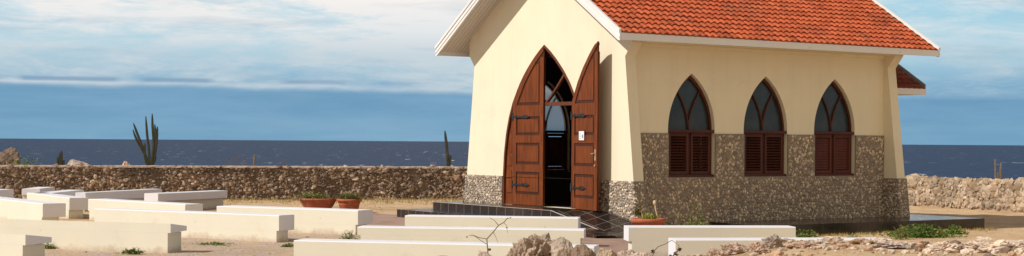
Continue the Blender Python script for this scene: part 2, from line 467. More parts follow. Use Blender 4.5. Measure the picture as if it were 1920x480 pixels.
stone_wall('stone_wall', 'long dark rubble stone wall behind the pews, between the yard and the sea', (-24, 40.4), (10.6, 47.2), .965, .45, M['wall_core'], M['wall_stone'], .036, 21000, T_dark, seed=3, span=(6.5, 25), bury=.75, topjit=.02, patch=.75, cope=M['coping'])
stone_wall('stone_wall', 'pale sunlit rubble stone wall to the right of the chapel, in front of the sea', (10.9, 48.0), (18.5, 31.2), .755, .45, M['pale_core'], M['pale_stone'], .062, 7500, T_pale, seed=5, topjit=.02, span=(0, 11), flat=.45, bury=.6)

# ------------------------------------------------------------------ the chapel
W = 5.32; LEN = 7.53; CY = W/2
TAN = math.tan(R(32)); ZE = 3.66; EV = .75; OV = .60
def zu(y):                 # underside of the roof deck
    return ZE+.09+(min(y, W-y)+EV)*TAN
chapel = thing('chapel', 'small cream chapel with orange tiled roof, pebbled base and open arched wooden door', 'chapel', (G0[0], G0[1], 0), BETA)

AP = [(.36, 1.57), (.95, 1.56), (1.47, 1.52), (1.9, 1.445), (2.25, 1.335), (2.56, 1.195), (2.93, .95), (3.2, .715), (3.45, .44), (3.62, .22), (3.76, 0)]
def interp(P, z):
    if z <= P[0][0]: return P[0][1]
    for (a, wa), (b, wb) in zip(P, P[1:]):
        if z <= b: return wa+(wb-wa)*(z-a)/(b-a)
    return 0
def door_w(z): return interp(AP, z)
WZ0, WZS, WZT = 1.03, 1.95, 3.12
def arch(w0, zs, zt):      # lancet half width as a function of z (circular arcs)
    hgt = zt-zs; rad = (w0*w0+hgt*hgt)/(2*w0)
    def f(z):
        if z <= zs: return w0
        if z >= zt: return 0
        return max(0, math.sqrt(max(0, rad*rad-(z-zs)**2))-(rad-w0))
    return f
win_w = arch(.61, 1.98, WZT)
WC = [1.787, 3.79, 5.787]

def wall_rows(mb, zs, outer, ops, P, t0, t1, inner_m=0, **k):
    """wall with openings. outer(z)->(lo,hi); ops: (centre, halfwidth fn, zmin, zmax); P(s, t, z) -> point"""
    for z0, z1 in zip(zs, zs[1:]):
        zm = (z0+z1)/2
        def spans(z):
            lo, hi = outer(z); e = [lo]
            for c, f, a, b in ops:
                if a <= zm <= b: e += [c-f(z), c+f(z)]
            return e+[hi]
        e0, e1 = spans(z0), spans(z1)
        for i in range(0, len(e0), 2):
            a0, b0, a1, b1 = e0[i], e0[i+1], e1[i], e1[i+1]
            for t in (t0, t1):
                k['m'] = inner_m if t == t1 else 0
                mb.add([P(a0, t, z0), P(b0, t, z0), P(b1, t, z1), P(a1, t, z1)], [(0, 1, 2, 3)], **k)
            k['m'] = 0
            mb.add([P(a0, t0, z0), P(a1, t0, z1), P(a1, t1, z1), P(a0, t1, z0)], [(0, 1, 2, 3)], **k)
            mb.add([P(b0, t0, z0), P(b1, t0, z1), P(b1, t1, z1), P(b0, t1, z0)], [(0, 1, 2, 3)], **k)
    for z in (zs[0], zs[-1]):
        lo, hi = outer(z)
        if hi-lo > 1e-4: mb.add([P(lo, t0, z), P(hi, t0, z), P(hi, t1, z), P(lo, t1, z)], [(0, 1, 2, 3)], **k)
    for c, f, a, b in ops:
        w = f(a+1e-6)
        if a > zs[0]: mb.add([P(c-w, t0, a), P(c+w, t0, a), P(c+w, t1, a), P(c-w, t1, a)], [(0, 1, 2, 3)], **k)

BO = .54; NO = .12; ZN = 3.40
def batter(z):             # how far the corner buttress stands out of the side wall
    if z < ZN: return BO+(NO-BO)*(z+.1)/(ZN+.1)
    return NO+(.34-NO)*min(1, (z-ZN)/(ZE-ZN))
def gable_outer(z):
    b = batter(z)
    if z <= ZE: return (-b, W+b)
    y = (z-ZE-.09)/TAN-EV
    lo = max(-.34, y); return (min(lo, CY), max(W-lo, CY))
zs = sorted(set([-.1]+[.36+i*.09 for i in range(60) if .36+i*.09 < zu(CY)]+[ZN, ZE, 3.76, zu(CY)]))
def Pg(s, t, z): return (t, s, z)
def Pgb(s, t, z): return (LEN-t, s, z)
mb = MB(); wall_rows(mb, zs, gable_outer, [(CY, door_w, .36, 3.76)], Pg, 0, .25)
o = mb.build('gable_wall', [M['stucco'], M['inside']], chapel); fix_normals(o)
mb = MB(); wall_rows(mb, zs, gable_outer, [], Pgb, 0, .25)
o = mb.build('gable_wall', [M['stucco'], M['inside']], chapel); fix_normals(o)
# side walls
zs2 = sorted(set([-.1, WZ0, 1.98, 3.66]+[1.98+(WZT-1.98)*i/16 for i in range(17)]))
for side in (0, 1):
    def Ps(s, t, z, side=side): return (s, t if not side else W-t, z)
    mb = MB(); wall_rows(mb, zs2, lambda z: (.25, LEN-.25), [(c, win_w, WZ0, WZT) for c in WC], Ps, 0, .22, inner_m=1)
    o = mb.build('side_wall', [M['stucco'], M['inside']], chapel); fix_normals(o)
# buttress returns: the thickness of the gable walls that shows outside the side walls is part of the gable mesh

# stone facings: mortar skin + pebbles
pebr = random.Random(11)
def dome(mb, P, sz, r, N, tint):
    """half pebble; P centre, N outward normal (unit), sz (long, short, height)"""
    N = Vector(N).normalized(); up = Vector((0, 0, 1)); a = up.cross(N).normalized(); b = N.cross(a)
    th = r.uniform(0, math.pi) if r.random() < .3 else r.gauss(math.pi/2, .45)
    A = a*math.cos(th)+b*math.sin(th); B = N.cross(A)
    vs = []; seg = 7
    for ring, hh in ((1.0, -.15), (.86, .5), (.45, .9)):
        for j in range(seg):
            t = 2*math.pi*j/seg
            vs.append(Vector(P)+A*math.cos(t)*sz[0]*ring*r.uniform(.9, 1.08)+B*math.sin(t)*sz[1]*ring*r.uniform(.9, 1.08)+N*sz[2]*hh)
    vs.append(Vector(P)+N*sz[2])
    fs = [(i*seg+j, i*seg+(j+1) % seg, (i+1)*seg+(j+1) % seg, (i+1)*seg+j) for i in range(2) for j in range(seg)]
    fs += [(14+j, 14+(j+1) % seg, 21) for j in range(seg)]
    mb.add(vs, fs, c=tint, smooth=True)
def ptint(r):
    t = r.random()
    if t < .22: c = (1.75, 1.68, 1.55)
    elif t < .45: c = (1.3, 1.22, 1.12)
    elif t < .75: c = (.95, .88, .82)
    else: c = (.8, .73, .67)
    j = r.uniform(.85, 1.15)
    return tuple(.5*q*j for q in c)
def pebble_patch(mb, s0, s1, z0, z1, ok, P, N, step=.066):
    z = z0; row = 0
    while z < z1:
        s_ = s0+(row % 2)*step*.5
        while s_ < s1:
            ss = s_+pebr.uniform(-.3, .3)*step; zz = z+pebr.uniform(-.3, .3)*step
            if ok(ss, zz) and pebr.random() < .93:
                k = pebr.uniform(.75, 1.2)
                dome(mb, P(ss, zz), (.037*k, .024*k, .022*k), pebr, N(ss, zz), ptint(pebr))
            s_ += step
        z += step*.85; row += 1
ZST = 1.91
for side in (0, 1):
    sgn = -1 if side == 0 else 1; yf = 0 if side == 0 else W
    mb = MB()
    def Ps(s, t, z): return (s, yf+sgn*t, z)
    wall_rows(mb, [-.1, WZ0, ZST], lambda z: (.252, LEN-.252), [(c, win_w, WZ0, ZST)for c in WC], Ps, .004, .03)
    o = mb.build('stone_facing', M['mortar'], chapel); fix_normals(o)
    mp = MB()
    ok = lambda s, z: not any(abs(s-c) < win_w(z)+.03 and z > WZ0-.03 for c in WC)
    pebble_patch(mp, .28, LEN-.28, .0, ZST-.02, ok, lambda s, z: (s, yf+sgn*.03, z), lambda s, z: (0, sgn, 0), .066 if side == 0 else .12)
    mp.build('pebbles', M['pebble'], o)['kind'] = 'stuff'
# gable base facings
ZG = .97
for gside in (0, 1):
    xf = 0 if gside == 0 else LEN; sg = -1 if gside == 0 else 1
    mb = MB(); mp = MB()
    ops = [(CY, lambda z: door_w(z)+.0, .36, ZG)] if gside == 0 else []
    wall_rows(mb, [-.1, .36, ZG], gable_outer, ops, lambda s, t, z: (xf+sg*t, s, z), .003, .028)
    # wrap onto the buttress flanks
    for fl in (0, 1):
        for a, b_ in ((-.1, ZG),):
            def Q(x, z, out): 
                y = -batter(z)-out if fl == 0 else W+batter(z)+out
                return (x, y, z)
            x0, x1 = (xf-.028*1, xf+.25) if gside == 0 else (xf-.25, xf+.028)
            q = [Q(x0, a, .003), Q(x1, a, .003), Q(x1, b_, .003), Q(x0, b_, .003), Q(x0, a, .028), Q(x1, a, .028), Q(x1, b_, .028), Q(x0, b_, .028)]
            mb.add(q, [(0, 3, 2, 1), (4, 5, 6, 7), (0, 1, 5, 4), (1, 2, 6, 5), (2, 3, 7, 6), (3, 0, 4, 7)])
            # inner return, facing along the wall
            xi = xf+.25 if gside == 0 else xf-.25
            si = 1 if gside == 0 else -1
            ya = -.035 if fl == 0 else W+.035
            q = []
            for tt in (.003, .02):
                for (zz) in (a, b_):
                    q += [(xi+si*tt, ya, zz), (xi+si*tt, (-batter(zz)-.028) if fl == 0 else (W+batter(zz)+.028), zz)]
            mb.add(q, [(0, 1, 3, 2), (4, 6, 7, 5), (0, 4, 5, 1), (2, 3, 7, 6), (1, 5, 7, 3), (0, 2, 6, 4)])
            pebble_patch(mp, 0.0, .25, a+.03, b_-.02, lambda s, z: True, lambda s, z: Q(min(x0, x1)+s, z, .028), lambda s, z: (0, -1 if fl == 0 else 1, .12), .06)
            pebble_patch(mp, .06, .60, a+.03, b_-.02, lambda s, z: s < batter(z)+.02, lambda s, z: (xi+si*.02, (-s if fl == 0 else W+s), z), lambda s, z: (si, 0, 0), .06)
    o = mb.build('stone_facing', M['mortar'], chapel)
    def okg(s, z):
        lo, hi = gable_outer(z)
        if not (lo+.0 < s < hi-.0): return False
        return not (gside == 0 and abs(s-CY) < door_w(z)+.03 and z > .3)
    pebble_patch(mp, -.6, W+.6, .05, ZG-.02, okg, lambda s, z: (xf+sg*.028, s, z), lambda s, z: (sg, 0, 0), .058 if gside == 0 else .12)
    mp.build('pebbles', M['pebble'], o)['kind'] = 'stuff'

# interior
mb = MB(); mb.box(LEN-.27, LEN-.252, .225, W-.225, .361, zu(.3)-.05); mb.build('back_lining', M['inside'], chapel)  # dark panel added over the back wall to keep the room dim
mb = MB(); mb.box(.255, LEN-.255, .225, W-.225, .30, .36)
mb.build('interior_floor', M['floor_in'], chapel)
mb = MB()
mb.box(LEN-1.9, LEN-1.0, 1.7, 3.6, .36, 1.3); mb.box(LEN-1.95, LEN-.95, 1.6, 3.7, 1.3, 1.36)
mb.build('altar', M['frame'], chapel)

# roof: deck, tiles, ridge, barge boards, fascia, soffit
def slope_pt(side, x, s_, h):      # s_ metres up the slope from the eave, h off the surface
    y = -EV+s_*math.cos(R(32))-h*math.sin(R(32)); z = ZE+.15+s_*math.sin(R(32))+h*math.cos(R(32))
    return (x, y if side == 0 else W-y, z)
X0, X1 = -OV, LEN+OV+.04
SL = (CY+EV)/math.cos(R(32))
tr_ = random.Random(5)
def tiles(x0, x1, sl, ptf, gauge=.205, per=.165):
    mb = MB(); rows = int(sl/gauge)+1; ncol = round((x1-x0)/per); per = (x1-x0)/ncol; k = 8
    for rI in range(rows):
        s0 = rI*gauge-.04; s1 = min(sl, s0+gauge+.03)
        if s0 >= sl: break
        for cI in range(ncol):
            j = tr_.uniform(.78, 1.18); w_ = tr_.uniform(-.06, .06)
            if tr_.random() < .05: j *= .72
            tint = (.5*j, .5*j*(1+w_), .5*j*(1+w_))
            dz = tr_.uniform(-.004, .004)
            A, B, C = [], [], []
            for i in range(k+1):
                u = i/k; x = x0+(cI+u)*per
                pr = .030*max(0, math.sin(math.pi*(u*1.35)))**.8 if u < .74 else -.010*math.sin(math.pi*(u-.74)/.26)
                h = pr+.018+dz
                A.append(ptf(x, s0+.006, h-.030)); B.append(ptf(x, s0, h+.014)); C.append(ptf(x, s1, h-.022))
            mb.strip(A, B, c=tuple(q*.8 for q in tint), smooth=False)
            mb.strip(B, C, c=tint, smooth=True)
    return mb
deck = MB()
for side in (0, 1):
    def d(y): return y if side == 0 else W-y
    q = []
    for x in (X0, X1):
        q += [(x, d(-EV), ZE+.09), (x, d(CY), zu(CY)), (x, d(CY), zu(CY)+.055), (x, d(-EV), ZE+.145)]
    deck.add(q, [(0, 1, 2, 3), (4, 7, 6, 5), (0, 4, 5, 1), (1, 5, 6, 2), (2, 6, 7, 3), (3, 7, 4, 0)])
roof = deck.build('roof', M['soffit'], chapel)
for side in (0, 1):
    tiles(X0+.03, X1-.03, SL, lambda x, s_, h, side=side: slope_pt(side, x, s_, h)).build('roof_tiles', M['tile'], roof)
mb = MB(); n = 28
for i in range(n):
    x = X0+(X1-X0)*i/n; w = (X1-X0)/n
    a = [(x, CY+.13*math.cos(t), zu(CY)+.10+.11*math.sin(t)) for t in [math.pi*j/8 for j in range(9)]]
    b_ = [(x+w*1.04, CY+.12*math.cos(t), zu(CY)+.09+.10*math.sin(t)) for t in [math.pi*j/8 for j in range(9)]]
    mb.strip(a, b_, smooth=True)
mb.build('ridge_tiles', M['tile'], roof)
def zbar(y): return ZE+.02+(y+EV)*TAN
for end, xa, xb in ((0, X0-.035, X0), (1, X1, X1+.035)):
    for side in (0, 1):
        mb = MB()
        def pj(xx): return lambda p: (xx, p[0] if side == 0 else W-p[0], p[1])
        poly = [(-EV-.03, ZE-.01), (-EV+.09, ZE-.01), (CY, zbar(CY)), (CY, zbar(CY)+.26), (-EV-.03, ZE+.25)]
        poly = [(-EV-.03, ZE-.01), (-EV+.02, ZE-.01), (CY, zbar(CY)-.03), (CY, zbar(CY)+.21), (-EV-.03, ZE+.20)]
        mb.prism(poly, pj(xa), pj(xb))
        # two raised battens along the board
        for lo, hi, out in ((.15, .215, .018), (.045, .075, .012)):
            xx0, xx1 = (xa-out, xa-.001) if end == 0 else (xb+.001, xb+out)
            pb = [(-EV-.034, ZE+lo-.015), (CY, zbar(CY)+lo-.01), (CY, zbar(CY)+hi-.01), (-EV-.034, ZE+hi-.015)]
            mb.prism(pb, pj(xx0), pj(xx1))
        o = mb.build('barge_board', M['board'], chapel); fix_normals(o)
for side in (0, 1):
    mb = MB(); d0, d1 = (-EV-.03, -EV-.002) if side == 0 else (W+EV+.002, W+EV+.03)
    mb.box(X0+.002, X1-.002, d0, d1, ZE, ZE+.135)
    mb.build('fascia', M['board'], chapel)
    mb = MB(); a, b_ = (-EV, -.001) if side == 0 else (W+.001, W+EV)
    mb.box(.252, LEN-.252, a, b_, ZE+.012, ZE+.03)
    y0, y1 = (-.06, -.001) if side == 0 else (W+.001, W+.06)
    mb.box(.252, LEN-.252, y0, y1, ZE-.05, ZE+.010)      # cove strip
    mb.build('eave_soffit', M['stucco'], chapel)

# annex at the back
AX = 9.10; AY = .45; AZ = 2.86
mb = MB(); mb.box(LEN+.002, AX-.35, 1.15, W-1.15, -.1, 3.1); mb.build('annex_wall', M['stucco'], chapel)
def ap(side, x, s_, h):
    y = AY+s_*math.cos(R(32))-h*math.sin(R(32)); z = AZ+.15+s_*math.sin(R(32))+h*math.cos(R(32))
    return (x, y if side == 0 else W-y, z)
mb = MB()
poly = [(AY, AZ+.06), (CY, AZ+.06+(CY-AY)*TAN), (W-AY, AZ+.06), (W-AY, AZ+.13), (CY, AZ+.13+(CY-AY)*TAN), (AY, AZ+.13)]
mb.prism(poly, lambda p: (LEN+.003, p[0], p[1]), lambda p: (AX, p[0], p[1]))
ar = mb.build('annex_roof', M['soffit'], chapel)
for side in (0, 1):
    tiles(LEN+.03, AX-.02, (CY-AY)/math.cos(R(32)), lambda x, s_, h, side=side: ap(side, x, s_, h)).build('roof_tiles', M['tile_dark'], ar)
mb = MB()
for side in (0, 1):
    f = (lambda p: p) if side == 0 else (lambda p: (W-p[0], p[1]))
    pl = [(AY-.02, AZ+.12), (CY, AZ+.12+(CY-AY)*TAN), (CY, AZ+.24+(CY-AY)*TAN), (AY-.02, AZ+.24)]
    mb.prism([f(p) for p in pl], lambda p: (AX+.0, p[0], p[1]), lambda p: (AX+.03, p[0], p[1]))
mb.build('verge_strip', M['grey_verge'], ar)
mb = MB()
mb.box(LEN+.003, AX+.025, AY-.035, AY-.005, AZ, AZ+.14); mb.build('fascia', M['board'], ar)
mb = MB(); mb.box(LEN+.003, AX+.025, W-AY+.005, W-AY+.035, AZ, AZ+.14)
mb.build('fascia', M['board'], ar)
mb = MB(); mb.box(LEN+.003, AX-.0, AY-.005, 1.149, AZ+.005, AZ+.02); mb.build('eave_soffit', M['board'], ar)
mb = MB(); mb.box(LEN+.003, AX, W-1.149, W-AY+.005, AZ+.005, AZ+.02)
mb.build('eave_soffit', M['board'], ar)

# windows
def window(cx, side, closed):
    f = bpy.data.objects.new('window', None); col.objects.link(f); f.parent = chapel
    f.empty_display_size = .2
    sgn = 1 if side == 0 else -1
    f.location = (cx, 0 if side == 0 else W, 0); f.rotation_euler = (0, 0, 0 if side == 0 else math.pi)
    # local: x along the wall, y into the building
    w0 = .598; inner = arch(w0, 1.98, WZT-.02); inner2 = arch(w0-.042, 1.98, WZT-.09)
    mb = MB(); D0, D1 = .085, .150
    N = 18
    zz = [1.98+(WZT-.02-1.98)*i/N for i in range(N+1)]
    for sg in (-1, 1):
        o_ = [(sg*inner(z), z) for z in zz]
        i_ = []
        for k, z in enumerate(zz):
            z2 = 1.98+(WZT-.09-1.98)*k/N; i_.append((sg*inner2(z2), z2))
        for k in range(N):
            q = [o_[k], o_[k+1], i_[k+1], i_[k]]
            mb.prism(q, lambda p: (p[0], D0, p[1]), lambda p: (p[0], D1, p[1]))
        mb.box(*sorted((sg*w0, sg*(w0-.055))), D0, D1, WZ0+.05, 1.98)
        # curved tracery bar, springing from the middle of the crossbar
        pts = [(0.0, 1.99), (sg*.02, 2.18), (sg*.07, 2.36), (sg*.15, 2.54), (sg*.25, 2.70), (sg*.335, 2.81)]
        wv = .016
        for (a, za), (b_, zb) in zip(pts, pts[1:]):
            mb.prism([(a-wv, za), (a+wv, za), (b_+wv, zb), (b_-wv, zb)], lambda p: (p[0], D0+.01, p[1]), lambda p: (p[0], D0+.045, p[1]))
    mb.box(-w0-.012, w0+.012, D0-.07, D1+.004, 1.925, 1.985)          # crossbar
    mb.box(-w0-.012, w0+.012, D0-.075, D1+.02, WZ0-.045, WZ0+.05)        # sill
    mb.box(-.03, .03, D0+.002, D1-.002, WZ0+.05, 1.925)
    o = mb.build('frame', M['frame'], f)
    mb = MB()
    q = [(-inner(z)+.02, z) for z in zz]+[(inner(z)-.02, z) for z in zz[::-1][1:]]
    q = [(x if abs(x) > .001 else 0, z) for x, z in q]
    mb.add([(x, D0+.05, z) for x, z in q], [tuple(range(len(q)))])
    mb.build('glass', M['glass'] if side else M['dark_glass'], f)
    for sg in (-1, 1):
        mb = MB(); a, b_ = sorted((sg*.034, sg*(w0-.06))); y0, y1 = D0-.028, D0+.03
        mb.box(a, a+.05, y0, y1, WZ0+.055, 1.92); mb.box(b_-.05, b_, y0, y1, WZ0+.055, 1.92)
        mb.box(a+.05, b_-.05, y0, y1, WZ0+.055, WZ0+.12); mb.box(a+.05, b_-.05, y0, y1, 1.85, 1.92)
        ns = 12; z0 = WZ0+.135; stp = (1.84-z0)/ns
        for i in range(ns):
            zc = z0+(i+.5)*stp; tl = (.55 if not closed else 1.25) if side == 0 else 1.12
            Mx = Matrix.Translation((0, (y0+y1)/2, zc)) @ Matrix.Rotation(tl, 4, 'X')
            mb.box(a+.05, b_-.05, -.029, .029, -.005, .005, M=Mx)
        mb.build('shutter', M['shutter_red'] if closed else M['frame'], f)
    return f
for side in (0, 1):
    for i, c in enumerate(WC): window(c, side, side == 0 and i == 2)

# door: frame, fixed side panels, tracery, two leaves
fr = MB()
zz = [AP[0][0]+(3.76-.36)*i/34 for i in range(35)]
def inset(d):
    """arch outline (w, z) moved inwards by d along its normal"""
    out = []
    for k, z in enumerate(zz):
        z0, z1 = zz[max(0, k-1)], zz[min(34, k+1)]
        t = Vector((door_w(z1)-door_w(z0), z1-z0)).normalized(); n_ = Vector((-t.y, t.x))
        w = door_w(z)+n_.x*d; q = z+n_.y*d
        out.append((max(0.0, w), q if w > 0 else q))
    return out
oi = inset(.055)
# end the inset curve where it reaches the centre line
for sg in (-1, 1):
    for k in range(34):
        (wa, za), (wb, zb) = (door_w(zz[k])-.002, zz[k]), (max(0, door_w(zz[k+1])-.002), zz[k+1])
        q = [(CY+sg*wa, za), (CY+sg*wb, zb), (CY+sg*oi[k+1][0], min(oi[k+1][1], zb)), (CY+sg*oi[k][0], min(oi[k][1], za))]
        fr.prism(q, lambda p: (-.012, p[0], p[1]), lambda p: (.26, p[0], p[1]))
fr.box(.02, .10, CY-1.15, CY+1.15, 2.475, 2.55)            # transom
for sg in (-1, 1):                                     # slanting tracery bars
    pts = [(0.03, 2.55), (.20, 2.68), (.42, 2.87), (.66, 3.10), (.73, 3.20)]
    wv = .033
    for (a, za), (b_, zb) in zip(pts, pts[1:]):
        fr.prism([(CY+sg*(a-wv), za), (CY+sg*(a+wv), za), (CY+sg*(b_+wv), zb), (CY+sg*(b_-wv), zb)], lambda p: (.03, p[0], p[1]), lambda p: (.09, p[0], p[1]))
HW = 1.165
for sg in (-1, 1): fr.box(.0, .10, *sorted((CY+sg*HW, CY+sg*(HW+.045))), .36, 2.47)
dfm = fr.build('door_frame', M['doordark'], chapel); fix_normals(dfm)
for sg in (-1, 1):
    mb = MB()
    za = [.37+(2.5-.37)*i/16 for i in range(17)]
    for a, b_ in zip(za, za[1:]):
        q = [(CY+sg*(HW+.045), a), (CY+sg*max(HW+.046, door_w(a)-.05), a), (CY+sg*max(HW+.046, door_w(b_)-.05), b_), (CY+sg*(HW+.045), b_)]
        mb.prism(q, lambda p: (.035, p[0], p[1]), lambda p: (.075, p[0], p[1]))
    for a, b_ in ((.62, 1.10), (1.20, 1.40), (1.50, 1.9)):
        w1 = door_w(b_)-.10
        mb.box(.018, .034, *sorted((CY+sg*(HW+.085), CY+sg*w1)), a, b_)
    mb.build('side_panel', M['door'], chapel)

def leaf_w(z):   # width of a leaf at height z, measured from the meeting edge
    return max(0, min(HW, door_w(z)-.045))
def make_leaf(sg, hinge_y, ang):
    """local frame: origin on the hinge, x = out of the wall (front face at x=0), y towards the meeting edge"""
    root = bpy.data.objects.new('door', None); col.objects.link(root); root.parent = chapel
    root.empty_display_size = .2
    root.location = (-.0, hinge_y, 0); root.rotation_euler = (0, 0, ang)
    zt = 3.70
    zl = [.375+(zt-.375)*i/60 for i in range(61)]
    mb = MB(); s_ = sg    # s_=+1: leaf extends towards +y from the hinge
    T0, T1 = .0, .05
    for a, b_ in zip(zl, zl[1:]):
        q = [(s_*HW, a), (s_*(HW-leaf_w(a)), a), (s_*(HW-leaf_w(b_)), b_), (s_*HW, b_)]
        mb.prism(q, lambda p: (T0+.016, p[0], p[1]), lambda p: (T1-.016, p[0], p[1]), m=1)
    def rail(y0, y1, z0, z1, pr=0):
        for t in ((T0, T0+.0155), (T1-.0155, T1)):
            mb.box(*t, *sorted((s_*y0, s_*y1)), z0, z1)
    rail(HW-.13, HW, .375, 3.50)                    # meeting stile
    rail(0.0, .13, .375, 2.46)                     # hinge stile
    for z0, z1 in ((.375, .60), (1.08, 1.24), (1.70, 1.86), (2.26, 2.50)): rail(.131, HW-.131, z0, z1)
    # curved stile following the arch
    za = [2.461+(3.66-2.461)*i/24 for i in range(25)]
    for a, b_ in zip(za, za[1:]):
        for t in ((T0, T0+.0155), (T1-.0155, T1)):
            wa, wb = leaf_w(a), leaf_w(b_); th = .15
            q = [(s_*(HW-wa), a), (s_*(HW-wb), b_), (s_*(HW-max(0, wb-th)), b_), (s_*(HW-max(0, wa-th)), a)]
            mb.prism(q, lambda p, t=t: (t[0], p[0], p[1]), lambda p, t=t: (t[1], p[0], p[1]))
    # raised fields of the panels
    for z0, z1 in ((.66, 1.02), (1.30, 1.64), (1.92, 2.20)):
        for t in ((T0+.006, T0+.0155), (T1-.0155, T1-.006)):
            mb.box(*t, *sorted((s_*.19, s_*(HW-.19))), z0, z1)
    za = [2.56+(3.36-2.56)*i/12 for i in range(13)]
    for a, b_ in zip(za, za[1:]):
        for t in ((T0+.006, T0+.0155), (T1-.0155, T1-.006)):
            wa, wb = max(.19, leaf_w(a)-.22), max(.19, leaf_w(b_)-.22)
            q = [(s_*(HW-.19), a), (s_*(HW-wa-.0), a), (s_*(HW-wb), b_), (s_*(HW-.19), b_)]
            mb.prism(q, lambda p, t=t: (t[0], p[0], p[1]), lambda p, t=t: (t[1], p[0], p[1]))
    lo = mb.build('leaf', [M['door'], M['groove']], root)
    fix_normals(lo)
    return root
def strap(root, s_, z, xa, xb):
    mb = MB(); P = lambda y0, y1, z0, z1: mb.box(xa, xb, *sorted((s_*y0, s_*y1)), z+z0, z+z1)
    P(-.025, .025, -.085, .085); P(.025, .50, -.018, .018)
    for y in (.12, .40): P(y, y+.05, -.034, .034)
    pr = [(.50, -.048), (.66, 0), (.50, .048)]
    mb.prism([(s_*a, z+b_) for a, b_ in pr], lambda p: (xa, p[0], p[1]), lambda p: (xb, p[0], p[1]))
    mb.build('strap_hinge', M['iron'], root)
# the leaf on the left, closed; it extends from its hinge towards -y
L = make_leaf(-1, CY+HW, 0); L.location.x = -.018
for z in (.80, 2.255): strap(L, -1, z, -.014, -.001)
# the leaf on the right, swung right round so that its inside shows
Rf = make_leaf(1, CY-HW, 0)
Rf.rotation_euler = (0, 0, R(180-10)); Rf.location = (-.06, CY-HW, 0)
for z in (.80, 2.255): strap(Rf, 1, z, .051, .064)
mb = MB(); mb.box(.051, .060, HW-.10, HW-.035, 1.36, 1.58); mb.tube([(.06, HW-.067, 1.50), (.10, HW-.067, 1.50), (.10, HW-.16, 1.49)], .012)
mb.tube([(.06, HW-.067, 1.26), (.075, HW-.067, 1.26)], .025)
mb.build('lock_handle', M['brass'], Rf)
mb = MB(); mb.box(.0505, .056, .33, .62, 1.735, 1.965); fb = mb.build('notice_board', M['doordark'], Rf)
mb = MB(); mb.box(.0562, .059, .36, .59, 1.76, 1.94); mb.build('notice', M['paper'], Rf)
nm = simple('notice_ink', (.22, .24, .30), .8, .05, 10, 0)
mb = MB(); mb.box(.0592, .0600, .50, .555, 1.80, 1.87)
for k in range(4): mb.box(.0592, .0600, .385, .47, 1.79+k*.035, 1.798+k*.035)
mb.build('notice_print', nm, Rf)

# porch, ramp, side platform
PX = -.82; PY0, PY1 = 1.20, 5.85; PZ = .36
porch = MB()
porch.box(PX, -.03, PY0, PY1, -.12, PZ)
porch.add([(PX, PY0, PZ), (-.03, .30, PZ), (-.03, PY0, PZ), (PX, PY0, -.1), (-.03, .30, -.1)], [(0, 1, 2), (0, 3, 4, 1)])
pl = porch.build('porch', M['blacktile'], chapel)
mb = MB(); mb.box(-.029, .252, CY-1.56, CY+1.56, -.1, PZ-.004); mb.build('threshold', M['blacktile'], pl)
# ramp as a warped patch with a side skirt
def bil(a, b_, c, d, n=10):
    out = []
    for i in range(n+1):
        for j in range(n+1):
            s_, t = i/n, j/n
            out.append(tuple((1-s_)*((1-t)*a[k]+t*b_[k])+s_*((1-t)*d[k]+t*c[k]) for k in range(3)))
    return out, [(i*(n+1)+j, i*(n+1)+j+1, (i+1)*(n+1)+j+1, (i+1)*(n+1)+j) for i in range(n) for j in range(n)]
mb = MB()
A_, B_, C_, D_ = (PX, PY0, PZ), (-.030, .30, PZ), (-.030, -1.7, -.055), (-.76, -.90, -.055)
vs, fs = bil(A_, B_, C_, D_); mb.add(vs, fs)
mb.add([A_, D_, (D_[0], D_[1], -.12), (A_[0], A_[1], -.12)], [(0, 1, 2, 3)])
rm = mb.build('ramp', M['blacktile'], pl)
# pale edging along porch and ramp lips
mb = MB()
e0 = Vector(A_); e1 = Vector(D_)
mb.tube([e0+Vector((-.004, 0, .0)), e1+Vector((-.004, 0, .0))], .009, 6)
mb.tube([(PX-.003, PY0, PZ-.002), (PX-.003, PY1, PZ-.002)], .006, 6)
mb.build('edging', simple('grout_edge', (.42, .37, .33), .8), pl)
mb = MB(); SX = -1.46
mb.box(SX, PX-.003, PY0, 6.35, -.12, .185); mb.box(PX-.003, -.03, PY1+.003, 6.35, -.12, .185)
mb.build('lower_step', M['blacktile'], pl)
mb = MB()
a, b_ = (SX, PY0-.003), (PX-.004, PY0-.003)
mb.add([(SX, PY0, .185), (PX-.01, PY0, .185), (PX+.03, -1.2, .0), (SX, -1.2, .0), (SX, PY0, -.12), (SX, -1.2, -.12)], [(0, 1, 2, 3), (0, 3, 5, 4)])
mb.build('lower_step', M['blacktile'], pl)
mb = MB(); mb.box(2.24, 8.75, -1.58, -.035, -.25, .12); mb.box(LEN+.05, 8.75, -.035, W+1.2, -.25, .12)
sp = mb.build('side_platform', M['blacktile_dark'], chapel)

